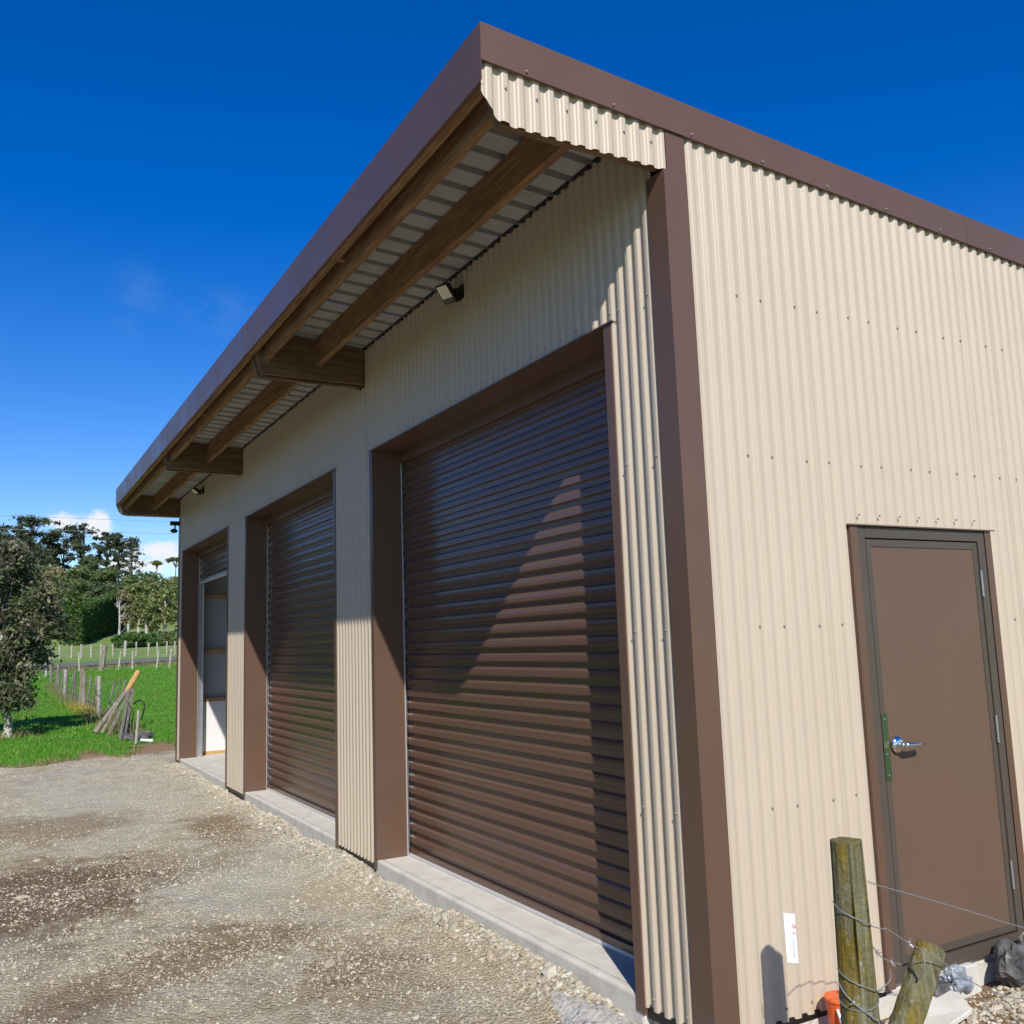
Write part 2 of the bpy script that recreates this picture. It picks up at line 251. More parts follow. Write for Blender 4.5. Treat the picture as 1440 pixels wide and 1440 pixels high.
# ---------------------------------------------------------------- mesh helpers
ORI = {}
def origin(o):
    while o is not None:
        if o.name in ORI: return ORI[o.name]
        o = o.parent
    return Vector((0, 0, 0))
class MB:
    def __init__(s): s.v = []; s.f = []
    def add(s, vs, fs):
        b = len(s.v); s.v += [tuple(p) for p in vs]; s.f += [tuple(i+b for i in q) for q in fs]; return s
    def box(s, x0, x1, y0, y1, z0, z1):
        return s.add([(x, y, z) for z in (z0, z1) for y in (y0, y1) for x in (x0, x1)], [(0,2,3,1), (4,5,7,6), (0,1,5,4), (2,6,7,3), (0,4,6,2), (1,3,7,5)])
    def prism(s, pts, a):           # pts: closed loop of 3-D points, extruded by vector a
        n = len(pts); A = [Vector(p) for p in pts]; B = [p+Vector(a) for p in A]
        return s.add(A+B, [tuple(range(n))[::-1], tuple(range(n, 2*n))] + [(i, (i+1) % n, (i+1) % n+n, i+n) for i in range(n)])
    def tube(s, P, R, n=8, cap=True, jit=0):
        P = [Vector(p) for p in P]; R = R if hasattr(R, '__len__') else [R]*len(P); b = len(s.v); up = None
        for i, p in enumerate(P):
            d = (P[min(i+1, len(P)-1)]-P[max(i-1, 0)]).normalized()
            a = d.cross(Vector((0, 0, 1)) if abs(d.z) < .95 else Vector((1, 0, 0))).normalized() if up is None else (up-d*up.dot(d)).normalized()
            up = a; c = d.cross(a)
            for k in range(n):
                t = 2*math.pi*k/n; r = R[i]*(1+random.uniform(-jit, jit)); s.v.append(tuple(p+a*math.cos(t)*r+c*math.sin(t)*r))
        for i in range(len(P)-1):
            for k in range(n): s.f.append((b+i*n+k, b+i*n+(k+1) % n, b+(i+1)*n+(k+1) % n, b+(i+1)*n+k))
        if cap: s.f.append(tuple(b+k for k in range(n))[::-1]); s.f.append(tuple(b+(len(P)-1)*n+k for k in range(n)))
        return s
    def ell(s, c, r, nu=10, nv=6):
        vs = []; fs = []
        for j in range(nv+1):
            for i in range(nu):
                a = 2*math.pi*i/nu; t = math.pi*j/nv; vs.append((c[0]+r[0]*math.sin(t)*math.cos(a), c[1]+r[1]*math.sin(t)*math.sin(a), c[2]+r[2]*math.cos(t)))
        for j in range(nv):
            for i in range(nu): fs.append((j*nu+i, (j+1)*nu+i, (j+1)*nu+(i+1) % nu, j*nu+(i+1) % nu))
        return s.add(vs, fs)
    def build(s, name, m, parent=None, smooth=False, label=None, bevel=0):
        me = bpy.data.meshes.new(name); o0 = origin(parent) if parent else Vector((0, 0, 0))
        me.from_pydata([(p[0]-o0.x, p[1]-o0.y, p[2]-o0.z) for p in s.v], [], s.f); me.materials.append(m)
        if smooth: me.shade_smooth() if hasattr(me, 'shade_smooth') else None
        o = bpy.data.objects.new(name, me); COL.objects.link(o)
        if parent: o.parent = parent
        if label: o['label'] = label
        if bevel:
            bm = o.modifiers.new('bevel', 'BEVEL'); bm.width = bevel; bm.segments = 2; bm.limit_method = 'ANGLE'
        return o
def npmesh(name, V, F, m, parent=None, smooth=False):
    """V (n,3) float, F (k,3|4) int -> one object, fast."""
    me = bpy.data.meshes.new(name); o0 = origin(parent) if parent else Vector((0, 0, 0))
    V = np.asarray(V, dtype=np.float32)-np.array(o0, dtype=np.float32); F = np.asarray(F, dtype=np.int32); k = F.shape[1]
    me.vertices.add(len(V)); me.vertices.foreach_set('co', V.ravel()); me.loops.add(F.size); me.loops.foreach_set('vertex_index', F.ravel())
    me.polygons.add(len(F)); me.polygons.foreach_set('loop_start', np.arange(0, F.size, k, dtype=np.int32)); me.polygons.foreach_set('loop_total', np.full(len(F), k, dtype=np.int32))
    me.update(calc_edges=True); me.validate(); me.materials.append(m)
    if not smooth: me.shade_flat()
    o = bpy.data.objects.new(name, me); COL.objects.link(o)
    if parent: o.parent = parent
    return o
def tag(o, label, cat, group=None, kind=None):
    if label: o['label'] = label
    if cat: o['category'] = cat
    if group: o['group'] = group
    if kind: o['kind'] = kind
    return o
def thing(name, label, cat, loc=(0, 0, 0), group=None):
    o = bpy.data.objects.new(name, None); COL.objects.link(o); o.location = loc; o.empty_display_size = .2
    ORI[o.name] = Vector(loc); return tag(o, label, cat, group)
def vnoise(x, y, s, seed=0):
    """smooth value noise in [-1,1] on numpy arrays"""
    x = np.asarray(x, dtype=float)/s; y = np.asarray(y, dtype=float)/s; xi = np.floor(x).astype(int); yi = np.floor(y).astype(int); fx = x-xi; fy = y-yi
    fx = fx*fx*(3-2*fx); fy = fy*fy*(3-2*fy)
    def h(a, b): v = np.sin(a*127.1+b*311.7+seed*74.7)*43758.5453; return (v-np.floor(v))*2-1
    return (h(xi, yi)*(1-fx)+h(xi+1, yi)*fx)*(1-fy)+(h(xi, yi+1)*(1-fx)+h(xi+1, yi+1)*fx)*fy

# ---------------------------------------------------------------- terrain
TY = [-3000, -60, 24, 40, 68, 90, 120, 160, 280, 400, 700, 3000]; TZ = [2, -.12, -.12, 0, .7, 1.3, 2.6, 5, 16, 24, 30, 34]
def terr(x, y):
    x = np.asarray(x, float); y = np.asarray(y, float)
    far = np.clip((y-24)/60, 0, 1)
    return np.interp(y, TY, TZ)+far*.12*vnoise(x, y, 14, 3)+np.clip((y-130)/100, 0, 1)*1.2*vnoise(x, y, 60, 5)
def terrain_z(x, y): return float(terr(x, y))
def axis(*segs):
    a = []
    for s, e, st in segs: a += list(np.arange(s, e, st))
    return np.array(a+[segs[-1][1]])
def sheet(name, X, Y, fz, m, keep=None):
    xx, yy = np.meshgrid(X, Y); zz = fz(xx, yy); nx = len(X); ny = len(Y)
    V = np.stack([xx.ravel(), yy.ravel(), zz.ravel()], 1); i = np.arange(nx-1)[None, :]+np.arange(ny-1)[:, None]*nx; i = i.ravel()
    F = np.stack([i, i+1, i+1+nx, i+nx], 1)
    if keep is not None:
        c = V[F].mean(1); F = F[keep(c[:, 0], c[:, 1])]
    u, inv = np.unique(F, return_inverse=True); return npmesh(name, V[u], inv.reshape(F.shape), m, smooth=True)
g = sheet('ground', axis((-3000, -300, 150), (-300, -40, 10), (-40, 60, 2), (60, 400, 10), (400, 3000, 200)), axis((-3000, -60, 150), (-60, 10, 5), (10, 130, 2), (130, 420, 10), (420, 3000, 200)), lambda x, y: terr(x, y)-.03*(y < 26), ground_mat()); tag(g, None, None, kind='structure')
def edge(x, y):
    """where the driveway gives way to the lawn"""
    return 14.7+.35*vnoise(x, y*0, .8, 6)+.22*vnoise(x, y, .3, 7)+.3*vnoise(x, y, .7, 17)-np.clip(-x-1.2, 0, 9)*.25+1.9*np.clip((x+1.0+.6*vnoise(x, y, .5, 27))/.8, 0, 1)
def gz(x, y):
    """gravel surface height"""
    x = np.asarray(x, float); y = np.asarray(y, float)
    z = -.120+.014*vnoise(x, y, .9, 1)+.011*vnoise(x, y, .26, 2)+.006*vnoise(x, y, .11, 4)
    z += .085*np.exp(-((np.minimum(x, .2)+.02)/.24)**2)*np.clip((y-.2)/.8, 0, 1)*(.75+.35*vnoise(x*0, y, .7, 8))*np.clip((13-y)/1, 0, 1)   # stones heaped against the slab
    z += .20*np.clip((x-1.15)/1.0, 0, 1)*np.clip((-y-.02)/.5, 0, 1)*np.exp(-((y+.75)/.9)**2)*(y < 0)   # mound beside the door
    return z
gr = sheet('gravel_driveway', axis((-14, -4, .25), (-4, 2.6, .036), (2.6, 9, .25)), axis((-12, -2.5, .25), (-2.5, 8, .036), (8, 18.5, .08)), gz, gravel_mat(),
           lambda x, y: (y < edge(x, y)) & ~((x > .5) & (y > .4)))
tag(gr, None, None, kind='structure')
ROADM = mat('worn_asphalt', (.17, .16, .135), .95, .05, var=.25, vscale=2, bump=.2, bscale=20)
def roadc(x): return 71.8+.42*(x-3)
V = []; F = []
for k, x in enumerate(np.arange(-160, 260, 4.)):
    c = roadc(x) if x < 40 else roadc(40)+(x-40)*.3
    for d in (-3.3, 3.3): V.append((x-d*.35, c+d, terrain_z(x-d*.35, c+d)+.16))
    if k: F.append((2*k-2, 2*k, 2*k+1, 2*k-1))
tag(npmesh('road', V, F, ROADM), None, None, kind='structure')

# ---------------------------------------------------------------- the shed
L = 12.3705; DEP = 8.2; OPEN = [(.4528, 3.7993, 3.2027), (4.6479, 7.9457, 3.2124), (8.8279, 12.0357, 3.2117)]
ZB = 3.7875; D = .9594; ZF = 4.2085; SL = .0652; PITCH = .0762
def zfascia(x): return ZF-SL*(x+D)
def zroof(x): return 4.09-SL*x
shed = thing('farm_shed', 'cream corrugated steel farm shed with brown trim, three roller doors and a deep front canopy', 'shed', (0, 0, 0))
def prof(t):
    """corrugation: 0 valley .. 1 crest, flattened tops, t in pitches"""
    d = abs((t+.5)%1-.5)*2; q = min(1, max(0, (d-.30)/.40)); return 1-q*q*(3-2*q)
def corrugate(name, axisname, u0, u1, zb, zt, holes, parent, out=-.0155, off=0.0, phase=0.0, base=0., segs=14):
    """one cladding sheet between u0 and u1; zb/zt functions of u"""
    us = set([u0, u1]); k0 = math.floor(u0/PITCH*segs); k1 = math.ceil(u1/PITCH*segs)
    for k in range(k0, k1+1):
        u = k*PITCH/segs
        if u0+1e-4 < u < u1-1e-4: us.add(u)
    zs = set()
    for a, b, c, d in holes:
        for q in (a, b):
            if u0 < q < u1: us.add(q)
        if a < u1 and b > u0: zs.update((c, d))
    us = sorted(us); V = []; F = []; zmn, zmx = zb(u0), max(zt(u0), zt(u1)); lv = sorted(q for q in zs if zmn+.01 < q < zmx-.01); nl = len(lv)+2
    for u in us:
        w = base+out*prof(u/PITCH+phase)-off
        z0, z1 = zb(u), zt(u)
        for z in [z0]+[min(max(q, z0), z1) for q in lv]+[z1]:
            V.append((u, w, z) if axisname == 'x' else (w, u, z))
    for i in range(len(us)-1):
        um = (us[i]+us[i+1])/2; zl = [zb(um)]+lv+[zt(um)]
        for j in range(nl-1):
            zm = (zl[j]+zl[j+1])/2
            if any(a < um < b and c < zm < d for a, b, c, d in holes): continue
            q = (i*nl+j, (i+1)*nl+j, (i+1)*nl+j+1, i*nl+j+1); F.append(q if axisname == 'x' else q[::-1])
    V = np.array(V); F = np.array(F); lab = np.arange(len(V))
    while True:
        mn = lab[F].min(1); n2 = lab.copy(); np.minimum.at(n2, F.ravel(), np.repeat(mn, 4))
        if (n2 == lab).all(): break
        lab = n2
    for q in np.unique(lab[F[:, 0]]):
        f = F[lab[F[:, 0]] == q]; uu, inv = np.unique(f, return_inverse=True); npmesh(name, V[uu], inv.reshape(f.shape), CREAM, parent, smooth=True)
DX0, DX1, DZT = 1.0205, 2.1335, 2.162
HS = [(DX0+.02, DX1-.02, -.2, DZT+.001)]
def ztside(x): return zfascia(x)-.06
x = .10; i = 0
while x < DEP-.05:
    x1 = min(x+10*PITCH, DEP-.02); corrugate('cladding_sheet', 'x', x-(.5*PITCH if i else 0), x1, lambda u: -.004-.002*(i % 2), ztside, HS, shed, off=.0013*(i % 2)); x = x1; i += 1
HF = [(a+.02, b-.02, -.2, h-.0005) for a, b, h in OPEN]
HF += [(3.885, 4.078, ZB-.02, 5), (8.13, 8.323, ZB-.02, 5)]
y = .10; i = 0
while y < L-.13:
    y1 = min(y+10*PITCH, L-.1); corrugate('cladding_sheet', 'y', y-(.5*PITCH if i else 0), y1, lambda u: -.002, lambda u: 4.083, HF, shed, off=.0013*(i % 2)); y = y1; i += 1
# canopy ends: corrugated, bottom edge follows the beam
CB = [(-.966, 3.946), (-.929, 3.860), (-.88, 3.806), (-.80, 3.791), (0, 3.7875)]
def zcan(u): return float(np.interp(u, [p[0] for p in CB], [p[1] for p in CB]))
corrugate('canopy_end_cladding', 'x', -.957, -.003, lambda u: zcan(u), ztside, [], shed, phase=.1)
corrugate('canopy_end_cladding', 'x', -.957, -.003, lambda u: zcan(u), ztside, [], shed, base=L, out=.0165)
# far end wall and rear wall (outer skins seen only from elsewhere)
corrugate('cladding_sheet', 'x', .1, DEP-.02, lambda u: -.004, ztside, [], shed, base=L, out=.0165, segs=6)
corrugate('cladding_sheet', 'y', .0, L, lambda u: -.004, lambda u: zroof(DEP)-.01, [], shed, base=DEP, out=.0165, segs=6)
# corner flashings: L-shaped folded steel, standing on the cladding crests
def lflash(p, label=None):
    return
fl = MB()
def foldL(b, sx, sy, cx, cy, w, z0, z1, t=.0022):
    """folded corner, outside corner at (cx,cy), legs run along +sx and +sy"""
    b.prism([(cx, cy, z0), (cx+sx*w, cy, z0), (cx+sx*w, cy+sy*t, z0), (cx+sx*t, cy+sy*t, z0), (cx+sx*t, cy+sy*w, z0), (cx, cy+sy*w, z0)][::(1 if sx*sy > 0 else -1)], (0, 0, z1-z0))
    b.box(*sorted((cx+sx*(w-.001), cx+sx*(w+.0015))), *sorted((cy, cy+sy*.014)), z0, z1)      # turned-in hems
    b.box(*sorted((cx, cx+sx*.014)), *sorted((cy+sy*(w-.001), cy+sy*(w+.0015))), z0, z1)
b = MB(); foldL(b, 1, 1, -.0195, -.0195, .133, -.035, 3.785); b.box(-.0005, .1135, -.0195, -.0172, 3.785, zfascia(.1)-.1); b.build('corner_flashing', BROWN, shed)
b = MB(); foldL(b, 1, -1, -.0195, L+.0195, .133, -.035, 3.785); b.build('corner_flashing', BROWN, shed)
# black vermin strip at the foot of the cladding
for q in ((-.006, .03, .031, .452), (-.006, .03, 3.80, 4.647), (-.006, .03, 7.947, 8.827), (-.006, .03, 12.04, L)): MB().box(*q, -.045, .004).build('vermin_strip', BLACK, shed)
for q in ((-.006, DX0, -.006, .0305), (DX1, DEP, -.006, .0305)): MB().box(*q, -.03, .004).build('vermin_strip', BLACK, shed)
# fascia and barge flashings
FY = [-.0305, 4.03, 8.07, L+.0305]
for k in range(3):
    b = MB(); y0 = FY[k]+(.0 if k == 0 else -.03); y1 = FY[k+1]-.0015; e = .0015*(k % 2)
    b.box(-D-.008-e, -D-.0058-e, y0, y1, ZF-.2585, ZF); b.box(-D-.008-e, -D+.012, y0+.029, y1-.029, ZF-.2607, ZF-.2587); b.box(-D-.008-e, -D+.02, y0+.03, y1-.03, ZF+.0002, ZF+.002); b.build('fascia_flashing', BROWN, shed)
for s, yy in ((-1, -.0305), (1, L+.0305)):
    xs = [-D-.0055, 2.2, 5.2, DEP+.05]
    for k in range(3):
        b = MB(); x0, x1 = xs[k], xs[k+1]; e = .0014*(k % 2); h = .1655
        o = yy+s*e; i2 = yy-s*.0022
        b.prism([(x0, o, zfascia(x0)-h), (x1, o, zfascia(x1)-h), (x1, o, zfascia(x1)), (x0, o, zfascia(x0))], (0, i2-o, 0))
        b.prism([(x0, o, zfascia(x0)-h-.0022), (x1, o, zfascia(x1)-h-.0022), (x1, o, zfascia(x1)-h), (x0, o, zfascia(x0)-h)], (0, -s*.012, 0))
        b.prism([(x0, o, zfascia(x0)), (x1, o, zfascia(x1)), (x1, o, zfascia(x1)+.0022), (x0, o, zfascia(x0)+.0022)], (0, -s*.17, 0)); b.build('barge_flashing', BROWN, shed)
# roof sheets, trapezoidal ribs 0.19 apart, seen from below as pans and dark troughs
RP = .19; NS = 16; cov = L/NS/4
for k in range(NS):
    y0 = k*L/NS; P = []
    for j in range(4):
        a = y0+j*cov; P += [(a, 0), (a+.134, 0), (a+.140, .055), (a+.187, .055)]
    P.append((y0+4*cov, 0)); V = []; F = []
    for (yy, h) in P:
        for xx in (-D+.01, DEP+.04): V.append((xx, yy, zroof(xx)+h+.0008*(k % 2)))
    for j in range(len(P)-1): F.append((2*j, 2*j+1, 2*j+3, 2*j+2))
    npmesh('roof_sheet', V, F, LINER, shed)
b = MB()
for k in range(NS*4):
    a = k*cov; b.box(-.03, -.004, a-.008, a+.13, 4.075, 4.0895)
b.build('closure_strip', BLACK, shed)
# canopy timbers
def beam(y0, y1, x1=.05, up=0.):
    z1 = zroof(0)-.006
    MB().prism([(x1, y0, ZB+up), (x1, y0, z1), (-.904, y0, z1+.055), (-.904, y0, 3.915+up), (-.862+up*.4, y0, ZB+up)], (0, y1-y0, 0)).build('rafter', TIMBX, shed)
for a in (3.905, 4.022, 8.15, 8.267): beam(a, a+.036)
beam(.022, .066, -.002, .022); beam(L-.066, L-.022, -.002, .022)
for a in (3.942, 8.187):
    MB().box(-.52, -.34, a, a+.078, ZB+.035, 4.05).build('packer', TIMBX, shed); MB().box(-.03, .05, a, a+.078, ZB+.02, 4.05).build('packer', TIMBX, shed)
bays = [(.068, 3.904), (4.059, 8.149), (8.304, L-.068)]
for y0, y1 in bays:
    for xa, zb in ((-.850, 3.895), (-.432, 3.902)):
        MB().prism([(xa, y0, zb), (xa+.045, y0, zb-.003), (xa+.045, y0, zroof(xa+.045)-.004), (xa, y0, zroof(xa)-.004)], (0, y1-y0, 0)).build('purlin', TIMB, shed)
        for yy, sgn in ((y0, 1), (y1, -1)):
            ya, yb = sorted((yy+sgn*.0005, yy+sgn*.035)); b = MB(); b.prism([(xa-.002, ya, zb+.08), (xa-.002, ya, zb-.006), (xa+.047, ya, zb-.009), (xa+.047, ya, zb+.08), (xa+.0453, ya, zb+.08), (xa+.0453, ya, zb-.0045), (xa-.0003, ya, zb-.0015), (xa-.0003, ya, zb+.08)], (0, yb-ya, 0)); b.build('joist_hanger', GALV, shed)
    ym = (y0+y1)/2
    MB().box(-.9045, -.851, ym-.022, ym+.022, 3.96, 4.10).build('blocking', TIMB, shed)
for y0, y1 in ((-.012, 3.99), (3.992, 8.22), (8.222, L+.012)):
    MB().box(-.9505, -.9055, y0+.02, y1-.001 if y1 < L else y1-.03, 3.943, 4.13).build('fascia_board', TIMB, shed)
# screws: small hex heads with washers in rows, one part
V = []; F = []
def screw(p, nrm, r=.0043):
    n = Vector(nrm); a = n.cross(Vector((0, 0, 1))).normalized(); c = n.cross(a); p = Vector(p)
    for rr, h0, h1 in ((r*1.45, 0, .002), (r, .002, .0085)):
        bi = len(V)
        for h in (h0, h1):
            for k in range(6): t = k*math.pi/3; V.append(p+a*math.cos(t)*rr+c*math.sin(t)*rr+n*h)
        for k in range(6): F.append((bi+k, bi+(k+1) % 6, bi+(k+1) % 6+6, bi+k+6))
        F.append((bi+6, bi+7, bi+8, bi+9)); F.append((bi+6, bi+9, bi+10, bi+11))
ROWS = [3.239, 2.4652, 1.6763, .8802, .05]
def inhole(u, z, H): return any(a-.05 < u < b+.05 and c < z < d+.04 for a, b, c, d in H)
for z in ROWS:
    k = 2; st = 3
    while k*PITCH < DEP-.2:
        u = k*PITCH*1.0+(.135 if False else 0)
        if u > .16 and not inhole(u, z, [(DX0, DX1, 0, DZT)]): screw((u+.0*PITCH, -.0168, z+random.uniform(-.004, .004)), (0, -1, 0))
        k += st; st = 5-st
    k = 2; st = 3
    while k*PITCH < L-.15:
        u = k*PITCH
        if u > .15 and not inhole(u, z, [(a, b_, 0, h) for a, b_, h in OPEN]): screw((-.0168, u, z+random.uniform(-.004, .004)), (-1, 0, 0))
        k += st; st = 5-st
for k in range(14, 28, 2): screw((k*PITCH+.03, -.0168, DZT+.05), (0, -1, 0))
for a, b_, h in OPEN:
    k = math.ceil(a/PITCH)
    while k*PITCH < b_: screw((-.0168, k*PITCH, h+.045), (-1, 0, 0)); k += 2
for k in range(-11, 0, 2): screw(((k-.1)*PITCH, -.0168, max(zfascia(k*PITCH)-.165-.085, 3.85)), (0, -1, 0), .0042)
k = 0
while k*.45 < DEP+.5: screw((-.75+k*.45, -.033, zfascia(-.75+k*.45)-.15), (0, -1, 0), .004); k += 1
tag(npmesh('cladding_screw', V, [f for f in F], SCREW, shed), None, None, kind='stuff')
# floor slab with upstand at the doors
b = MB(); b.box(.032, DEP-.03, .02, L-.02, -.30, .037); b.build('floor_slab', CONC, shed)
for a, b_, h in OPEN: MB().box(-.018, .034, a+.012, b_-.012, -.30, .0382).build('door_threshold', CONC, shed, bevel=.014)
MB().box(.03, DEP-.03, -.004, .0195, -.30, -.032).build('floor_slab_edge', CONC, shed)
# roller doors
RX = .262
def roller(a, b_, h, zbot, name_label):
    r = None
    P = []; z = zbot+.06; n = 0
    prf = [(0, 0), (.032, 0), (.042, -.017), (.062, -.0165), (.080, -.0145), (.092, 0)]
    while z < h+.1:
        j = .0035 if n % 8 == 0 else 0
        bow = .004*math.sin(n*1.31)+.003*math.sin(n*.37+a)
        for dz, dx in prf[:-1]: P.append((z+dz, RX+dx+bow*.6+(j if dx == 0 else -j*.5)))
        z += .092; n += 1
    y0, y1 = a+.075, b_-.055; ny = 2; V = []; F = []
    for (zz, xx) in P:
        for q in range(ny+1):
            t = q/ny; V.append((xx, y0+(y1-y0)*t, zz))
    m = ny+1
    for i2 in range(len(P)-1):
        for q in range(ny): F.append((i2*m+q, (i2+1)*m+q, (i2+1)*m+q+1, i2*m+q+1))
    cur = npmesh('roller_door', V, F, CURTAIN, shed); cur['label'] = name_label
    k = MB(); k.box(RX-.020, RX+.02, y0, y1, zbot+.0212, zbot+.058); k.build('bottom_rail', GALV if zbot > .5 else CURTAIN, cur)
    MB().box(RX-.024, RX+.012, y0, y1, zbot, zbot+.021).build('weather_seal', SEAL, cur)
    MB().box(RX-.0375, RX-.0352, b_-.0735, b_-.0602, .039, h-.012).build('jamb_seal', SEAL, cur)
    for s, yy in ((1, b_-.02), (-1, a+.045)):
        k = MB(); k.box(RX-.035, RX-.0325, yy-.028, yy, .039, h-.02) ; k.box(RX-.0325, RX+.06, yy-.002 if s > 0 else yy-.028, yy if s > 0 else yy-.026, .039, h+.0); k.box(RX+.045, RX+.048, yy-.028, yy, .039, h); k.build('door_guide', GALV, cur)
    return cur
for k, (a, b_, h) in enumerate(OPEN):
    roller(a, b_, h, [.040, .040, 2.70][k], ['closed brown roller door nearest the shed corner', 'closed brown roller door in the middle of the front wall', 'brown roller door at the far end rolled almost fully up'][k])
    # jamb and head flashings
    t = .0022
    for s, yy in ((1, a), (-1, b_)):
        c = MB(); inn = yy+s*.058
        c.box(-.0235, -.0213, min(yy, inn), max(yy, inn), -.03, h-.004)                                   # face
        c.box(-.0235, -.002, *sorted((yy-s*.0002, yy-s*.0024)), -.03, h-.004)                             # outer return
        c.box(-.0212, RX-.036, *sorted((inn, inn-s*t)), .0385, h-.004)                                    # reveal
        c.build('jamb_flashing', BROWN, shed)
    c = MB(); c.box(-.030, RX+.02, a-.02, b_+.02, h-.0035, h-.0013); c.box(-.032, -.0298, a-.03, b_+.03, h-.0075, h-.0008); c.build('head_flashing', BROWN, shed)
    c = MB(); c.box(RX-.045, RX-.03, a+.06, b_-.06, h-.10, h-.005); c.build('head_trim', BROWN, shed)
# frame and lining of the open bay, timber girts
def girt(*a): return MB().box(*a).build('girt', PINE, shed)
for z in (.86, 1.62, 2.5, 3.3): girt(.12, DEP-.1, L-.10, L-.03, z, z+.045)
girt(.30, DEP-.1, L-.115, L-.025, .0392, .085)
MB().box(.13, DEP-.1, L-.0285, L-.022, .0392, 3.6).build('wall_lining', LINING, shed)
c = MB(); c.box(.33, 2.2, L-.112, L-.1005, .0855, .855); c.build('wall_lining', LININGW, shed, label='white board along the foot of the inner end wall')
for q in ((.03, .12, L-.26, L-.022), (.03, .25, 8.45, 8.60), (.03, .25, 4.15, 4.30)): MB().box(*q, .039, 4.05).build('portal_post', TIMB, shed)
MB().box(.28, 7.9, 8.40, 8.44, .039, 3.6).build('inner_wall', LINING, shed)
MB().box(7.9, 7.95, 8.44, L-.12, .039, 3.5).build('inner_wall', LINING, shed)
c = MB(); c.tube([(.46, 10.9, 2.95), (.47, 10.9, 2.1), (.5, 10.92, 1.3)], .007, 6); c.tube([(.43, 10.9, 2.95), (.42, 10.89, 1.9), (.45, 10.92, 1.3)], .007, 6); c.build('hand_chain', GALV, shed)
c = MB(); c.tube([(.45, 8.62, 3.42), (.45, L-.4, 3.42)], .13, 12); c.build('roller_drum', GALV, shed)

# personnel door, its frame and trim
pd = MB(); F0, F1, FT = DX0+.052, DX1-.052, DZT-.008
for (xa, xb) in ((DX0, DX0+.05), (DX1-.05, DX1)):
    c = MB(); c.box(xa, xb, -.0235, -.0213, -.005 if xa < 1.5 else .02, DZT-.004); o_ = xa if xa < 1.5 else xb; s = -1 if xa < 1.5 else 1
    c.box(*sorted((o_+s*.0002, o_+s*.0024)), -.0235, -.002, -.005 if xa < 1.5 else .02, DZT-.004); c.build('door_trim', BROWN, shed)
c = MB(); c.box(DX0-.028, DX1+.028, -.034, -.032, DZT-.006, DZT+.001); c.box(DX0-.02, DX1+.02, -.0318, -.002, DZT-.002, DZT); c.build('head_flashing', BROWN, shed)
door = MB().box(F0+.067, F1-.0605, -.006, .036, .085, FT-.062).build('personnel_door', BROWND, shed, label='plain brown hinged door with a silver lever handle'); 
c = MB(); zb_ = .012
c.box(F0, F0+.054, -.019, .05, zb_, FT); c.box(F1-.056, F1, -.019, .05, zb_, FT); c.box(F0+.0562, F1-.0562, -.0188, .05, FT-.056, FT); c.box(F0+.0562, F1-.0562, -.0188, .05, zb_, zb_+.062); c.build('door_frame', FRAME, door, bevel=.002)
lf = (F0+.067, F1-.0605); c = MB()
c.box(lf[0], lf[0]+.034, -.0105, -.0062, .085, FT-.062); c.box(lf[1]-.034, lf[1], -.0105, -.0062, .085, FT-.062); c.box(lf[0]+.0342, lf[1]-.0342, -.0103, -.0062, FT-.098, FT-.062); c.box(lf[0]+.0342, lf[1]-.0342, -.0103, -.0062, .085, .118); c.build('leaf_edging', FRAME, door)
MB().box(F0+.055, F1-.055, .037, .045, .02, FT).build('door_seal', BLACK, door)
for z in (.29, 1.03, 1.80):
    c = MB(); c.tube([(F1-.058, -.021, z), (F1-.058, -.021, z+.14)], .0062, 8); c.box(F1-.060, F1-.048, -.0210, -.0192, z+.01, z+.13); c.build('hinge', GALV, door, smooth=False)
HX, HZ = 1.232, 1.085
c = MB(); c.box(lf[0]+.0005, lf[0]+.042, -.0135, -.0107, HZ-.165, HZ+.15); c.build('lock_strip', GREEN, door)
for z in (HZ-.14, HZ+.125, HZ-.04): MB().ell((lf[0]+.021, -.014, z), (.005, .002, .005), 8, 4).build('lock_screw', CHROME, door)
MB().box(lf[0]-.004, lf[0]+.03, -.018, -.0137, HZ-.012, HZ+.012).build('latch_plate', CHROME, door)
c = MB(); c.tube([(HX, -.0137, HZ), (HX, -.022, HZ), (HX, -.030, HZ), (HX, -.034, HZ)], [.042, .041, .032, .022], 24); c.tube([(HX, -.03, HZ), (HX, -.06, HZ)], .012, 12)
c.tube([(HX-.004, -.06, HZ), (HX+.02, -.068, HZ), (HX+.06, -.068, HZ-.002), (HX+.10, -.064, HZ-.004), (HX+.122, -.056, HZ-.005)], [.013, .014, .012, .0125, .011], 12); c.build('lever_handle', CHROME, door, smooth=True)

# sticker on the side wall: follows the corrugation
def wallw(u): return -.0165*prof(u/PITCH)-.0012
st = None; V = []; F = []; us = np.linspace(.419, .487, 22); z0, z1 = .222, .428
for u in us:
    sh = (u-.453)*-.16
    for z in np.linspace(z0, z1, 3): V.append((u-.012*(z-z0), wallw(u)-.0006, z+sh))
for i2 in range(len(us)-1):
    for j in range(2): q = i2*3+j; F.append((q, q+3, q+4, q+1))
st = npmesh('sticker', V, F, WHITEP, None, True); tag(st, 'narrow white sticker with upside-down red lettering and an arrow on the cream side wall', 'sticker')
def text(s, size, m, parent, name):
    cu = bpy.data.curves.new(name, 'FONT'); cu.body = s; cu.size = size; cu.align_x = 'CENTER'; to = bpy.data.objects.new(name, cu); COL.objects.link(to)
    dg = bpy.context.evaluated_depsgraph_get(); me = bpy.data.meshes.new_from_object(to.evaluated_get(dg)); COL.objects.unlink(to); bpy.data.objects.remove(to)
    me.materials.clear(); me.materials.append(m); o = bpy.data.objects.new(name, me); COL.objects.link(o); o.parent = parent
    return o
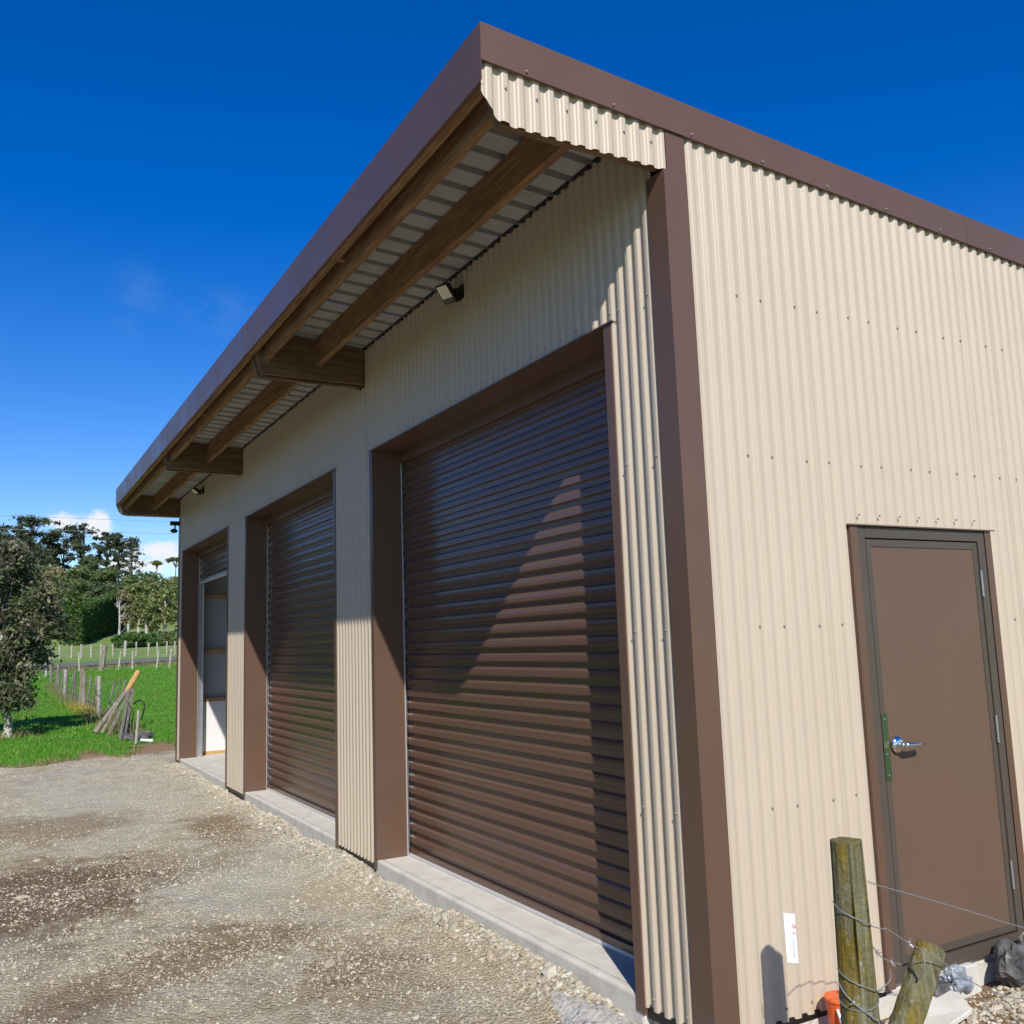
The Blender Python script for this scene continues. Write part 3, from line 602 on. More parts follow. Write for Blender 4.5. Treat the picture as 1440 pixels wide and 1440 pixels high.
def place_text(o, cu, cz):
    for v in o.data.vertices:
        u = cu-v.co.x; z = cz-v.co.y; v.co = (u, wallw(u)-.0018, z-(u-.453)*.16)
for s, sz, cz in (('PEEL', .024, .366), ('here', .015, .350)):
    place_text(text(s, sz, REDINK, st, 'lettering'), .450, cz+.018 if sz > .02 else cz)
V = []; F = []
for z in np.linspace(.262, .333, 2): V += [(.4455, wallw(.446)-.0016, z), (.4475, wallw(.447)-.0016, z)]
F = [(0, 1, 3, 2)]; V += [(.440, wallw(.44)-.0016, .264), (.453, wallw(.453)-.0016, .264), (.4465, wallw(.4465)-.0016, .246)]
ar = MB(); ar.add(V, F+[(4, 6, 5)]); ar.build('arrow_mark', GREYINK, st)

# floodlights and the camera under the canopy
def flood(y, label, s=.82, pitch=42, yaw=24):
    t = thing('floodlight', label, 'floodlight', (-.018, y, 3.93), 'floodlights under the canopy')
    Mx = Matrix.Translation((-.135*s-.018, y, 3.905)) @ Euler((0, math.radians(pitch), math.radians(yaw))).to_matrix().to_4x4()
    def tr(mb): mb.v = [tuple(Mx @ Vector(p)) for p in mb.v]; return mb
    # local: lens faces -Z, x away from the wall
    c = tr(MB().prism([(-.085*s, -.06*s, 0), (.085*s, -.06*s, 0), (.085*s, -.06*s, .018*s), (.05*s, -.06*s, .045*s), (-.06*s, -.06*s, .045*s), (-.085*s, -.06*s, .018*s)], (0, .12*s, 0))); body = c.build('lamp_body', BLACK, t)
    c = MB(); 
    for k in range(6): c.box(-.05*s+.016*k*s, -.044*s+.016*k*s, -.05*s, .05*s, .0455*s, .058*s)
    tr(c).build('heat_fin', BLACK, body)
    tr(MB().box(-.075*s, .035*s, -.05*s, .05*s, -.003, -.0005)).build('lens', GLASS, body)
    c = MB(); c.box(.042*s, .076*s, -.045*s, .045*s, -.003, -.0005); tr(c).build('sensor_window', FRAME, body)
    c = MB(); c.box(-.028, -.0175, y-.045, y+.045, 3.885, 3.975); c.tube([(-.028, y, 3.93), (-.075, y, 3.925)], .02, 10)
    c.box(-.085, -.06, y-.05, y+.05, 3.915, 3.94); c.build('bracket', BLACK, t)
    return t
flood(2.09, 'black floodlight with square pale lens under the canopy above the nearest roller door')
flood(10.45, 'black floodlight under the canopy above the far open door', pitch=36, yaw=16)
t = thing('security_camera', 'small black security camera on the far front corner of the shed', 'security camera', (-.02, L-.02, 3.69))
c = MB(); c.box(-.16, -.018, L-.065, L+.0, 3.66, 3.725); c.build('camera_body', BLACK, t, bevel=.006)
c = MB(); c.tube([(-.085, L-.03, 3.66), (-.085, L-.03, 3.60)], .012, 8); c.ell((-.10, L-.03, 3.572), (.058, .045, .036), 12, 8); c.build('camera_dome', BLACK, t, smooth=True)

# ---------------------------------------------------------------- near fence posts, wires, clutter by the side door
t = thing('fence_post', 'upright mossy grey-green wooden fence post in front of the side wall', 'fence post', (.04, -.72, -.12))
V = []; n = 48; Z = np.linspace(-.16, .905, 40); F = []
for j, z in enumerate(Z):
    for k in range(n):
        a = 2*math.pi*k/n; tp = 1.27-.30*max(0, min(1, z)); r = .0545
        r = min(r, .0465/max(.2, math.cos((a-.3+math.pi) % (2*math.pi)-math.pi)) if abs((a-.3+math.pi) % (2*math.pi)-math.pi) < .7 else r)   # sawn flats
        r = min(r, .046/max(.2, math.cos((a+1.5+math.pi) % (2*math.pi)-math.pi)) if abs((a+1.5+math.pi) % (2*math.pi)-math.pi) < .7 else r)
        r *= tp*(1+.02*float(vnoise(k*.5, z*9, 1, 5))+.022*float(vnoise(k*1.3, z*3, 1, 9)))
        crack = math.exp(-(((a-3.86+.05*math.sin(z*9)) % (2*math.pi))/.085)**2)*max(0, min(1, (z-.30)/.3)); r -= .026*crack
        top = .004*float(vnoise(k*1.1, 3, 1, 2)) if j == len(Z)-1 else 0
        V.append((.038+.012*(.9-z)*.3+r*math.cos(a), -.72+r*math.sin(a), z+top))
for j in range(len(Z)-1):
    for k in range(n): F.append((j*n+k, j*n+(k+1) % n, (j+1)*n+(k+1) % n, (j+1)*n+k))
b = MB(); b.v = V; b.f = F; b.f.append(tuple((len(Z)-1)*n+k for k in range(n))); b.build('post', LICHEN, t, smooth=False)
c = MB()
for z, tl in ((.375, .02),):
    P = [(.04+.066*math.cos(a), -.72+.066*math.sin(a), z+tl*math.sin(a*1.0+1)) for a in np.linspace(0, 2*math.pi, 18)]; c.tube(P, .0022, 5, False)
c.build('tie_wire', WIRE, t)
t = thing('broken_fence_post', 'short mossy post leaning right beside the taller fence post', 'fence post', (.36, -.5, -.12))
p0, p1 = Vector((.32, -.50, -.17)), Vector((.705, -.52, .375)); ax = (p1-p0).normalized(); a1 = ax.cross(Vector((0, 1, 0))).normalized(); a2 = ax.cross(a1); V = []; F = []; n = 20; NZ = 20
for j in range(NZ):
    q = p0+(p1-p0)*(j/(NZ-1))
    for k in range(n):
        a = 2*math.pi*k/n; r = .058*(1+.05*float(vnoise(k*.9, j*.6, 1, 15))+.03*float(vnoise(k*3, j*2., 1, 19)))
        if abs((a-1.2+math.pi) % (2*math.pi)-math.pi) < .8: r = min(r, .046/max(.3, math.cos((a-1.2+math.pi) % (2*math.pi)-math.pi)))
        e = ax*(.012*float(vnoise(k*1.2, 1, 1, 3))) if j == NZ-1 else Vector((0, 0, 0)); V.append(tuple(q+a1*r*math.cos(a)+a2*r*math.sin(a)+e))
for j in range(NZ-1):
    for k in range(n): F.append((j*n+k, j*n+(k+1) % n, (j+1)*n+(k+1) % n, (j+1)*n+k))
b = MB(); b.v = V; b.f = F; b.f.append(tuple((NZ-1)*n+k for k in range(n))); b.build('post', LICHEN, t)
def smoothpath(P, n=8):
    P = [Vector(p) for p in P]; o = []
    for i2 in range(len(P)-1):
        a, b_, c_, d_ = P[max(i2-1, 0)], P[i2], P[i2+1], P[min(i2+2, len(P)-1)]
        for k in range(n):
            s = k/n; o.append(.5*((2*b_)+(c_-a)*s+(2*a-5*b_+4*c_-d_)*s*s+(3*b_-a-3*c_+d_)*s**3))
    return o+[P[-1]]
def wire(P, label, r=.0019, barb=None, mtl=WIRE):
    P = smoothpath(P); b = MB(); b.tube(P, r, 6); o = b.build('fence_wire', mtl, None); tag(o, label, 'wire', 'loose fence wires by the side door')
    if barb:
        k = MB()
        for q in barb:
            p = P[int(q*(len(P)-1))]
            for s in range(4):
                d = Vector((random.uniform(-1, 1), random.uniform(-1, 1), random.uniform(-1, 1))).normalized(); k.tube([p-d*.004, p+d*.022], [.0024, .001], 5)
            k.ell(p, (.007, .007, .007), 8, 5)
        k.build('barb', mtl, o)
    return o
def wrap(t0, t1, z0, z1, n=6, r=.0655): return [(.038+r*math.cos(math.radians(t0+(t1-t0)*k/(n-1))), -.72+r*math.sin(math.radians(t0+(t1-t0)*k/(n-1))), z0+(z1-z0)*k/(n-1)) for k in range(n)]
wire([wrap(332, 333, .762, .76, 2)[0], (.26, -.66, .705), (.54, -.62, .61), (.80, -.62, .52), (1.15, -.6, .395), (1.6, -.6, .25), (2.2, -.6, .12)], 'long slack wire from the upper part of the tall post to the right edge')
wire(wrap(150, 318, .70, .615)+[(.20, -.72, .575), (.33, -.62, .53), (.47, -.6, .45), (.62, -.6, .37), (.80, -.6, .25), (1.1, -.6, .12), (1.6, -.62, .06), (2.2, -.7, .10)], 'wire wrapped round the tall post and knotted above the leaning post', .0019, barb=[.62])
wire(wrap(150, 320, .475, .40)+[(.17, -.75, .415), (.20, -.73, .44)], 'short hooked wire end curling off the tall post')
wire(wrap(150, 300, .43, .30)+[(.15, -.79, .22), (.22, -.75, .13), (.33, -.72, -.02), (.5, -.72, -.10)], 'wire dropping from the tall post to the ground', .0026, barb=[.22, .62])
wire([wrap(350, 351, .55, .55, 2)[0], (.20, -.66, .50), (.30, -.62, .43), (.42, -.60, .38)], 'short barbed wire between the tall post and the leaning post', .0022, barb=[.5, .8])
wire([(.545, -.60, .41), (.548, -.6, .36), (.555, -.585, .32), (.56, -.56, .29)], 'twisted white wire tail hanging above the leaning post', .0045)
t = thing('orange_bucket', 'orange plastic bucket with a white handle behind the tall fence post', 'bucket', (.60, -.12, -.12))
c = MB(); c.tube([(.60, -.13, -.13), (.60, -.13, .075), (.60, -.13, .082), (.60, -.13, .09)], [.058, .072, .078, .076], 20, True); c.build('bucket_body', ORANGE, t, smooth=False)
c = MB(); c.tube([(.532, -.16, .06), (.512, -.20, .02), (.512, -.22, -.04), (.53, -.21, -.09)], .006, 8); c.build('handle', WHITEP, t)
c = MB(); c.tube([(.62, -.12, .08), (.62, -.12, .115)], .018, 10); c.build('green_cap', GREEN, t)
def blob(name, c, r, m, label, cat, seed, n=18, mm=11, amp=.38, group=None, sharp=False):
    V = []; F = []
    for j in range(mm+1):
        for i2 in range(n):
            a = 2*math.pi*i2/n; tt = math.pi*j/mm; d = (math.sin(tt)*math.cos(a), math.sin(tt)*math.sin(a), math.cos(tt))
            k = 1+amp*float(vnoise(d[0]*1.6+seed, d[1]*1.6+d[2]*1.1, 1, seed))+amp*.5*float(vnoise(d[0]*4+seed, d[1]*4+d[2]*3, 1, seed+3))
            V.append((c[0]+r[0]*k*d[0], c[1]+r[1]*k*d[1], c[2]+r[2]*k*d[2]))
    for j in range(mm):
        for i2 in range(n): F.append((j*n+i2, (j+1)*n+i2, (j+1)*n+(i2+1) % n, j*n+(i2+1) % n))
    b = MB(); b.v = V; b.f = F; o = b.build(name, m, None); return tag(o, label, cat, group)
DARKROCK = mat('dark_rock', (.10, .10, .10), .85, .2, ramp=[(.3, (.05, .05, .052)), (.55, (.13, .125, .12)), (.75, (.42, .39, .32))], vscale=9, bump=.7, bscale=40)
blob('rock', (1.80, -.13, .0), (.10, .08, .10), DARKROCK, 'dark grey broken rock against the footing right of the side door', 'rock', 4)
blob('rock', (1.97, -.16, .03), (.09, .08, .09), STONE, 'pale rock half under the right trim of the side door', 'rock', 6)
PLAST = mat('blue_grey_plastic', (.27, .30, .34), .35, .5, var=.35, vscale=14, bump=.5, bscale=25)
blob('plastic_scrap', (1.33, -.16, .02), (.065, .045, .05), PLAST, 'crumpled blue-grey plastic scrap under the side door', 'plastic scrap', 8, 26, 16, .55)
tag(MB().box(1.17, 1.33, -.16, -.10, -.03, .025).build('offcut_block', DARKROCK, None, bevel=.006), 'dark block lying under the side door beside the crumpled plastic', 'block')
t = MB().prism([(.86, -.35, -.085), (1.22, -.30, -.06), (1.33, -.12, -.02), (1.05, -.07, -.05), (.85, -.16, -.09)], (0, 0, .022)).build('broken_slab', CONC, None, bevel=.004); tag(t, 'thin broken pale concrete slab lying behind the leaning post', 'concrete slab')
V = []; F = []
tag(MB().prism([(1.22, -.002, -.14), (1.66, -.002, -.14), (1.64, -.002, .0), (1.60, -.002, .008), (1.22, -.002, .004)], (0, -.045, 0)).build('concrete_footing', CONC, None, bevel=.008), 'rough pale concrete footing block below the side door', 'footing')
# concrete splash at the near foot of the wall
xx = np.linspace(-.42, .10, 40); yy = np.linspace(-.75, 1.05, 90)
def spl(x, y):
    d = np.abs(x+.10-.12*vnoise(y*0, y, .35, 12))-.17*np.clip((y+.75)/.5, 0, 1)*np.clip((1.05-y)/.5, 0, 1); return gz(x, y)+np.clip(-d*.30, -.03, .030)+.004*vnoise(x, y, .06, 3)
tag(sheet('concrete_spill', xx, yy, spl, mat('splashed_concrete', (.45, .43, .38), .9, .15, ramp=[(.35, (.20, .19, .165)), (.5, (.45, .43, .38)), (.7, (.56, .54, .49))], vscale=38, bump=.6, bscale=60)), None, None, kind='structure')

# ---------------------------------------------------------------- loose stones
PHI = (1+5**.5)/2
ICV = np.array([(-1, PHI, 0), (1, PHI, 0), (-1, -PHI, 0), (1, -PHI, 0), (0, -1, PHI), (0, 1, PHI), (0, -1, -PHI), (0, 1, -PHI), (PHI, 0, -1), (PHI, 0, 1), (-PHI, 0, -1), (-PHI, 0, 1)])/1.9
ICF = np.array([(0,11,5),(0,5,1),(0,1,7),(0,7,10),(0,10,11),(1,5,9),(5,11,4),(11,10,2),(10,7,6),(7,1,8),(3,9,4),(3,4,2),(3,2,6),(3,6,8),(3,8,9),(4,9,5),(2,4,11),(6,2,10),(8,6,7),(9,8,1)])
OCV = np.array([(1, 0, 0), (0, 1, 0), (-1, 0, 0), (0, -1, 0), (0, 0, 1), (0, 0, -1)], float); OCF = np.array([(0,1,4),(1,2,4),(2,3,4),(3,0,4),(1,0,5),(2,1,5),(3,2,5),(0,3,5)])
def pebgeo(P, R, BV, BF):
    n = len(P); m = len(BV)
    sc = R[:, None]*np.stack([RNG.uniform(.75, 1.3, n), RNG.uniform(.6, 1.0, n), RNG.uniform(.4, .8, n)], 1)
    Vv = BV[None]*(1+RNG.uniform(-.24, .24, (n, m, 1))); Vv = Vv*sc[:, None, :]
    yaw = RNG.uniform(0, 6.28, n); cz, sz = np.cos(yaw), np.sin(yaw); tl = RNG.normal(0, .3, n)
    x = Vv[..., 0]*cz[:, None]-Vv[..., 1]*sz[:, None]; y = Vv[..., 0]*sz[:, None]+Vv[..., 1]*cz[:, None]; z = Vv[..., 2]+x*tl[:, None]
    Vv = np.stack([x, y, z], -1)+P[:, None, :]
    return Vv.reshape(-1, 3), (BF[None]+m*np.arange(n)[:, None, None]).reshape(-1, 3)
def pebbles(P, R, name, m, near=None):
    if near is None: V, F = pebgeo(P, R, OCV, OCF)
    else:
        V1, F1 = pebgeo(P[near], R[near], ICV, ICF); V2, F2 = pebgeo(P[~near], R[~near], OCV, OCF); V = np.concatenate([V1, V2]); F = np.concatenate([F1, F2+len(V1)])
    return npmesh(name, V, F, m)
CX, CY = -2.66, -3.14
n = 260000; d = 4.6*np.exp(RNG.uniform(0, 1, n)**.95*math.log(18/4.6)); th = RNG.uniform(math.radians(-3), math.radians(36), n)
px = CX+d*np.sin(th); py = CY+d*np.cos(th); ok = (px < -.02) & (py < 14.6)
pn = .30+.42*vnoise(px, py, .8, 21)+.30*vnoise(px, py, .22, 22)+.25*np.exp(-((px+.15)/.5)**2); ok &= RNG.uniform(0, 1, n) < np.clip(pn, .05, .85)
px, py, d = px[ok], py[ok], d[ok]; R = .0030*np.exp(RNG.normal(0, .55, len(px)))*(.6+.09*d); R = np.minimum(R, .016)
s = 9000; ex = -.02-np.abs(RNG.normal(0, .10, s)); ey = RNG.uniform(.3, 12.4, s); er = .008*np.exp(RNG.normal(0, .5, s))
mxx = RNG.uniform(.75, 2.8, s); my = -.06-RNG.uniform(0, 1, s)**1.3*1.6; mr_ = .009*np.exp(RNG.normal(0, .45, s)); mk = RNG.uniform(0, 1, s) < .35+.6*(vnoise(mxx, my, .25, 31) > -.35)*(my > -.75)
fx = RNG.uniform(-.9, .75, 2500); fy = -.05-RNG.uniform(0, 2.0, 2500); fr = .007*np.exp(RNG.normal(0, .45, 2500))
PX = np.concatenate([px, ex, mxx[mk], fx]); PY = np.concatenate([py, ey, my[mk], fy]); RR = np.concatenate([R, er, mr_[mk], fr])
tag(pebbles(np.stack([PX, PY, gz(PX, PY)+RR*.10], 1), RR, 'gravel', STONE, (np.hypot(PX-CX, PY-CY) < 8.5) & (RR > .0052)), None, None, kind='stuff')
PALEST = mat('pale_stone', (.44, .39, .30), .9, .15, var=.2, vscale=20, bump=.5, bscale=60)
for k, (x, y, r, l_) in enumerate([(-2.345, 4.94, .05, 'pale bone-shaped stone in the muddy patch at the left edge'), (-1.668, 4.02, .04, 'pale flat stone near the right end of the muddy patch'), (-1.337, 4.5, .038, 'small pale stone just behind the muddy patch'), (-.911, 2.19, .036, 'pale stone alone in the front middle of the driveway'), (-.40, 7.6, .026, 'small grey stone near the post between the doors'), (-.62, 2.7, .024, 'tan stone on the gravel near the nearest threshold'), (-1.75, 3.0, .028, 'pale stone in front of the muddy patch'), (-2.2, 6.3, .03, 'grey stone behind the muddy patch at the left edge')]):
    o = blob('stone', (0, 0, 0), (r*1.2, r*.7, r*.42), PALEST, l_, 'stone', 30+k, 9, 6, .55, 'larger loose stones on the driveway'); o.location = (x, y, float(gz(x, y))+r*.08); o.rotation_euler = (.1, .1, k*1.3)

# ---------------------------------------------------------------- grass
def blades(P, H, Wd, name, m, lean=.5):
    n = len(P); a = RNG.uniform(0, 6.28, n); dx, dy = np.cos(a), np.sin(a); b2 = RNG.uniform(0, 6.28, n); lx = np.cos(b2)*H*lean*RNG.uniform(.2, 1, n); ly = np.sin(b2)*H*lean*RNG.uniform(.2, 1, n)
    V = np.empty((n, 3, 3)); V[:, 0] = P; V[:, 1] = P; V[:, 2] = P; V[:, 0, 0] -= dx*Wd; V[:, 0, 1] -= dy*Wd; V[:, 1, 0] += dx*Wd; V[:, 1, 1] += dy*Wd; V[:, 2, 0] += lx; V[:, 2, 1] += ly; V[:, 2, 2] += H
    return npmesh(name, V.reshape(-1, 3), np.arange(3*n).reshape(-1, 3), m)
def scatter(n, x0, x1, y0, y1, f):
    t = RNG.uniform(0, 1, n); y = y0*(y1/y0)**t; x = RNG.uniform(x0, x1, n); k = f(x, y); return x[k], y[k]
def lawn_ok(x, y): return (y > edge(x, y)-.12+.25*vnoise(x, y, .35, 9)) & (x < 22)
x, y = scatter(230000, -8, 14, 13.6, 62, lambda x, y: lawn_ok(x, y) & (x < .10*y+4.5) & (x > -9))
h = .030*np.exp(RNG.normal(0, .35, len(x)))*(1+.5*vnoise(x, y, .8, 41))*(1+y*.012); tag(blades(np.stack([x, y, terr(x, y)-.03*(y < 26)-.005], 1), h, .005+.0006*y, 'grass', GRASSB), None, None, kind='stuff')
x = RNG.uniform(-7, 1.2, 5000); y = edge(x, 14.9+0*x)-.05+RNG.normal(0, .13, 5000)
h = .06*np.exp(RNG.normal(0, .4, len(x))); xf = np.concatenate([x, .2+RNG.normal(0, .18, 5000), RNG.normal(-2.1, .22, 900)]); yf = np.concatenate([y, RNG.uniform(19, 48, 5000), RNG.normal(21.3, .22, 900)]); hf = np.concatenate([h, .16*np.exp(RNG.normal(0, .4, 5000)), .1*np.exp(RNG.normal(0, .4, 900))])
tag(blades(np.stack([xf, yf, terr(xf, yf)-.03], 1), hf, .011, 'dry_grass', DRYB), None, None, kind='stuff')
x = RNG.uniform(-6, 22, 9000); y = roadc(x)-5.6+RNG.normal(0, .7, 9000); tag(blades(np.stack([x, y, terr(x, y)], 1), .14*np.exp(RNG.normal(0, .35, 9000)), .05, 'roadside_grass', DRYB), None, None, kind='stuff')

# ---------------------------------------------------------------- left fence, leaning timber, battens
def batten(name, p, q, r, m, parent=None, n=8, sq=False): 
    p, q = Vector(p), Vector(q); N_ = 5; b = MB(); P = [p.lerp(q, k/(N_-1)) for k in range(N_)]; b.tube(P, [r*random.uniform(.92, 1.08) for _ in P], 4 if sq else n, True, .05); return b.build(name, m, parent)
fn = thing('boundary_fence', 'old wire fence of grey posts and battens running from the driveway along the lawn', 'fence', (.19, 25.9, -.12))
fp = [(.19, 25.9, 1.20, .055, PALEW), (.16, 30.2, 1.25, .075, OLDW), (.21, 31.9, 1.3, .085, OLDW), (.30, 40.2, 1.15, .075, PALEW), (.32, 45.7, 1.2, .08, OLDW), (.36, 51.2, 1.2, .08, OLDW), (.42, 57, 1.2, .08, PALEW)]
for (x, y, h, r, m) in fp:
    z = terrain_z(x, y)-.05; batten('post', (x, y, z), (x+random.uniform(-.05, .05), y, z+h), r, m, fn)
for k in range(13):
    y = 26.6+k*1.55; x = .2+.004*(y-26); z = terrain_z(x, y)-.03; h = random.uniform(.95, 1.15); batten('batten', (x, y, z), (x+random.uniform(-.02, .16), y, z+h), .028, OLDW, fn, sq=True)
for k in range(4):
    x, y = .28+.0*k, 24.9-k*.75; z = terrain_z(x, y)-.03; batten('batten', (x, y, z), (x+.22+.05*k, y, z+1.12), .024, OLDW, fn, sq=True)
b = MB()
for h in (.2, .4, .62, .85, 1.05):
    b.tube([(.19+.004*(y-26), y, terrain_z(.2, y)-.05+h+random.uniform(-.03, .03)) for y in np.arange(21.6, 57.1, 3.5)], .006, 4, False)
b.build('wire', WIRE, fn)
z0 = -.13
t = thing('leaning_timber', 'thick timber with a fresh orange upper end leaning against old fence battens', 'timber', (-.40, 20.55, z0))
pa, pb, pc = Vector((-.41, 20.55, z0)), Vector((.34, 21.15, .76)), Vector((.62, 21.38, 1.20)); batten('weathered_length', pa, pb, .062, OLDW, t); batten('fresh_length', pb-(pb-pc).normalized()*-.005, pc, .066, PINE, t)
gpB = 'old battens stacked at the fence end'
lab = ['grey batten propped steeply under the leaning timber', 'dark split batten propped right of the leaning timber', 'grey batten leaning back under the orange timber end', 'thin dark batten at the back of the propped bundle', 'short pale upright stake at the right of the bundle', 'mossy batten leaning left in the propped bundle', 'wide dark weathered batten in the middle of the bundle']
bt = [((-.14, 18.2, z0), (.33, 20.6, .80), 0.030, OLDW), ((-.02, 18.6, z0), (.42, 20.7, .82), 0.036, OLDW), ((-.22, 19.6, z0), (.36, 20.9, .74), 0.036, OLDW), ((.16, 19.4, z0), (.40, 20.8, .80), 0.027, BARK), ((.02, 17.0, z0), (.06, 17.0, .52), 0.029, PALEW), ((-.30, 20.2, z0), (.20, 20.8, .70), 0.032, OLDW), ((.22, 20.2, z0), (.44, 20.9, .84), 0.036, BARK)]
for (p, q, r, m), l_ in zip(bt, lab): tag(batten('old_batten', p, q, r, m, sq=True), l_, 'batten', gpB)
b = MB(); b.tube(smoothpath([(.16, 17.4, .30), (.22, 17.4, .56), (.17, 17.45, .68), (.08, 17.6, .66), (.06, 17.7, .60)]), .014, 8); b.tube(smoothpath([(-.02, 17.9, .62), (.06, 17.8, .40), (.03, 17.8, .15), (.10, 17.7, -.05), (.2, 17.6, -.10)]), .012, 8); tag(b.build('black_hose', BLACK, None, smooth=True), 'black hose looped over the short stake at the fence end', 'hose')
tag(batten('white_offcut', (.12, 17.15, -.08), (.34, 17.0, -.10), .028, WHITEP), 'white stick lying on the dirt beside the short stake', 'stick')
for k, (x, y, r) in enumerate([(.10, 17.9, .10), (.30, 18.1, .12), (-.02, 18.5, .09), (.45, 18.6, .10)]): blob('rubble', (x, y, -.10), (r*1.3, r, r*.7), DARKROCK, ['dark rubble lump behind the short stake', 'larger dark rubble lump near the shed corner', 'dark rubble lump under the propped battens', 'dark rubble lump at the edge of the bright paddock'][k], 'rubble', 60+k)
# flowers / weeds at the fence foot
x = RNG.normal(.0, .22, 700); y = RNG.uniform(25.5, 31, 700); z = terr(x, y)+RNG.uniform(.02, .22, 700); tag(pebbles(np.stack([x, y, z], 1), np.full(700, .016), 'yellow_flowers', mat('yellow_petals', (.55, .40, .03), .6, .3)), None, None, kind='stuff')

# roadside and paddock fences
def postfence(name, label, pts, h, r, m, wires, cat='fence'):
    f = thing(name, label, cat, (pts[0][0], pts[0][1], terrain_z(*pts[0][:2])))
    for q in pts:
        x, y = q[:2]; z = terrain_z(x, y)-.05; hh = (q[2] if len(q) > 2 else h*random.uniform(.94, 1.06)); rr = q[3] if len(q) > 3 else r
        batten('post', (x, y, z), (x+random.uniform(-.06, .06)+(.18 if len(q) > 4 else 0), y, z+hh), rr, q[5] if len(q) > 5 else m, f, n=7)
    b = MB(); ps = sorted(pts, key=lambda q: q[0])
    for w in wires: b.tube([(q[0], q[1], terrain_z(q[0], q[1])+w) for q in ps], .007, 3, False)
    b.build('wire', WIRE, f); return f
p1 = [(-9.4, 64.5), (-6.6, 65), (-3.9, 64.8), (-1.2, 64.6), (1.0, 64.2), (2.7, 63.8, 1.25), (3.78, 61.6, 1.7, .17, 1, OLDW), (4.9, 62.6, 1.25, .06, 1), (5.93, 63.9, 1.2), (7.21, 62.3, 1.25, .06, 1), (8.06, 62.6, 1.3, .06, 1), (9.9, 62.8), (12, 63.1), (14.2, 63.4), (16.5, 63.7)]
postfence('roadside_fence', 'wire fence of thin grey posts on the near side of the road', p1, 1.25, .06, PALEW, (.4, .7, 1.0, 1.2))
p2 = [(-7.5, 94.5), (-5, 94.2), (-2.4, 94), (.3, 93.8), (3.35, 93.0), (4.3, 92.6, 1.25), (5.09, 92.2, 1.3), (5.88, 91.5), (6.65, 90.8), (7.79, 92.0), (8.8, 91.8, 1.5, .13, ), (9.84, 92.1), (11.0, 92.6), (11.86, 92.8), (12.73, 92.8), (13.47, 92.7), (14.6, 93.2), (15.8, 93.4), (17, 93.6), (18.4, 94)]
postfence('paddock_fence', 'row of pale posts and wire beyond the road, in front of the hedge', p2, 1.3, .075, PALEW, (.4, .7, 1.0, 1.2))

# ---------------------------------------------------------------- trees
def leaves(C, Rr, n, size, name, m, parent, shell=.55, flat=1.0, tri=False):
    """n small bent leaf cards spread through clumps C (k,3) with radii Rr (k,3)"""
    C = np.asarray(C, float); Rr = np.asarray(Rr, float); w = (Rr[:, 0]*Rr[:, 1]*Rr[:, 2])**(2/3); k = RNG.choice(len(C), n, p=w/w.sum())
    d = RNG.normal(size=(n, 3)); d /= np.linalg.norm(d, axis=1)[:, None]; rad = np.abs(RNG.normal(0, .62, n)) if shell < .35 else RNG.uniform(shell**3, 1.25, n)**(1/3); P = C[k]+d*Rr[k]*rad[:, None]
    nn = d+RNG.normal(0, .45 if shell > .4 else 1.2, (n, 3)); A = np.cross(nn, RNG.normal(size=(n, 3))); A /= np.linalg.norm(A, axis=1)[:, None]; B = np.cross(nn, A); B /= np.linalg.norm(B, axis=1)[:, None]
    s = size*np.exp(RNG.normal(0, .3, n))[:, None]; V = np.stack([P-A*s, P+B*s*.5, P+A*s, P-B*s*.5], 1)
    return npmesh(name, V.reshape(-1, 3), np.arange(4*n).reshape(-1, 4), m, parent)
def limbs(b, base, top, r, C, nl=8, curve=.1, seg=7):
    base, top = Vector(base), Vector(top); P = []; 
    ox, oy = random.uniform(-1, 1)*curve, random.uniform(-1, 1)*curve; H = (top-base).length
    for k in range(seg): s = k/(seg-1); P.append(base.lerp(top, s)+Vector((ox, oy, 0))*math.sin(s*math.pi)*H)
    b.tube(P, [r*(1-.75*k/(seg-1)) for k in range(seg)], 7, True, .05)
    for c in random.sample(list(C), min(nl, len(C))):
        c = Vector(c); zz = max(base.z+.25*H, min(c.z-.1*H, top.z)); s = (zz-base.z)/max(.1, H); j = P[min(seg-1, int(s*(seg-1)))]; mid = j.lerp(c, .5)+Vector((0, 0, .05*H))
        b.tube([j, mid, c], [r*.38, r*.25, r*.08], 5, False)
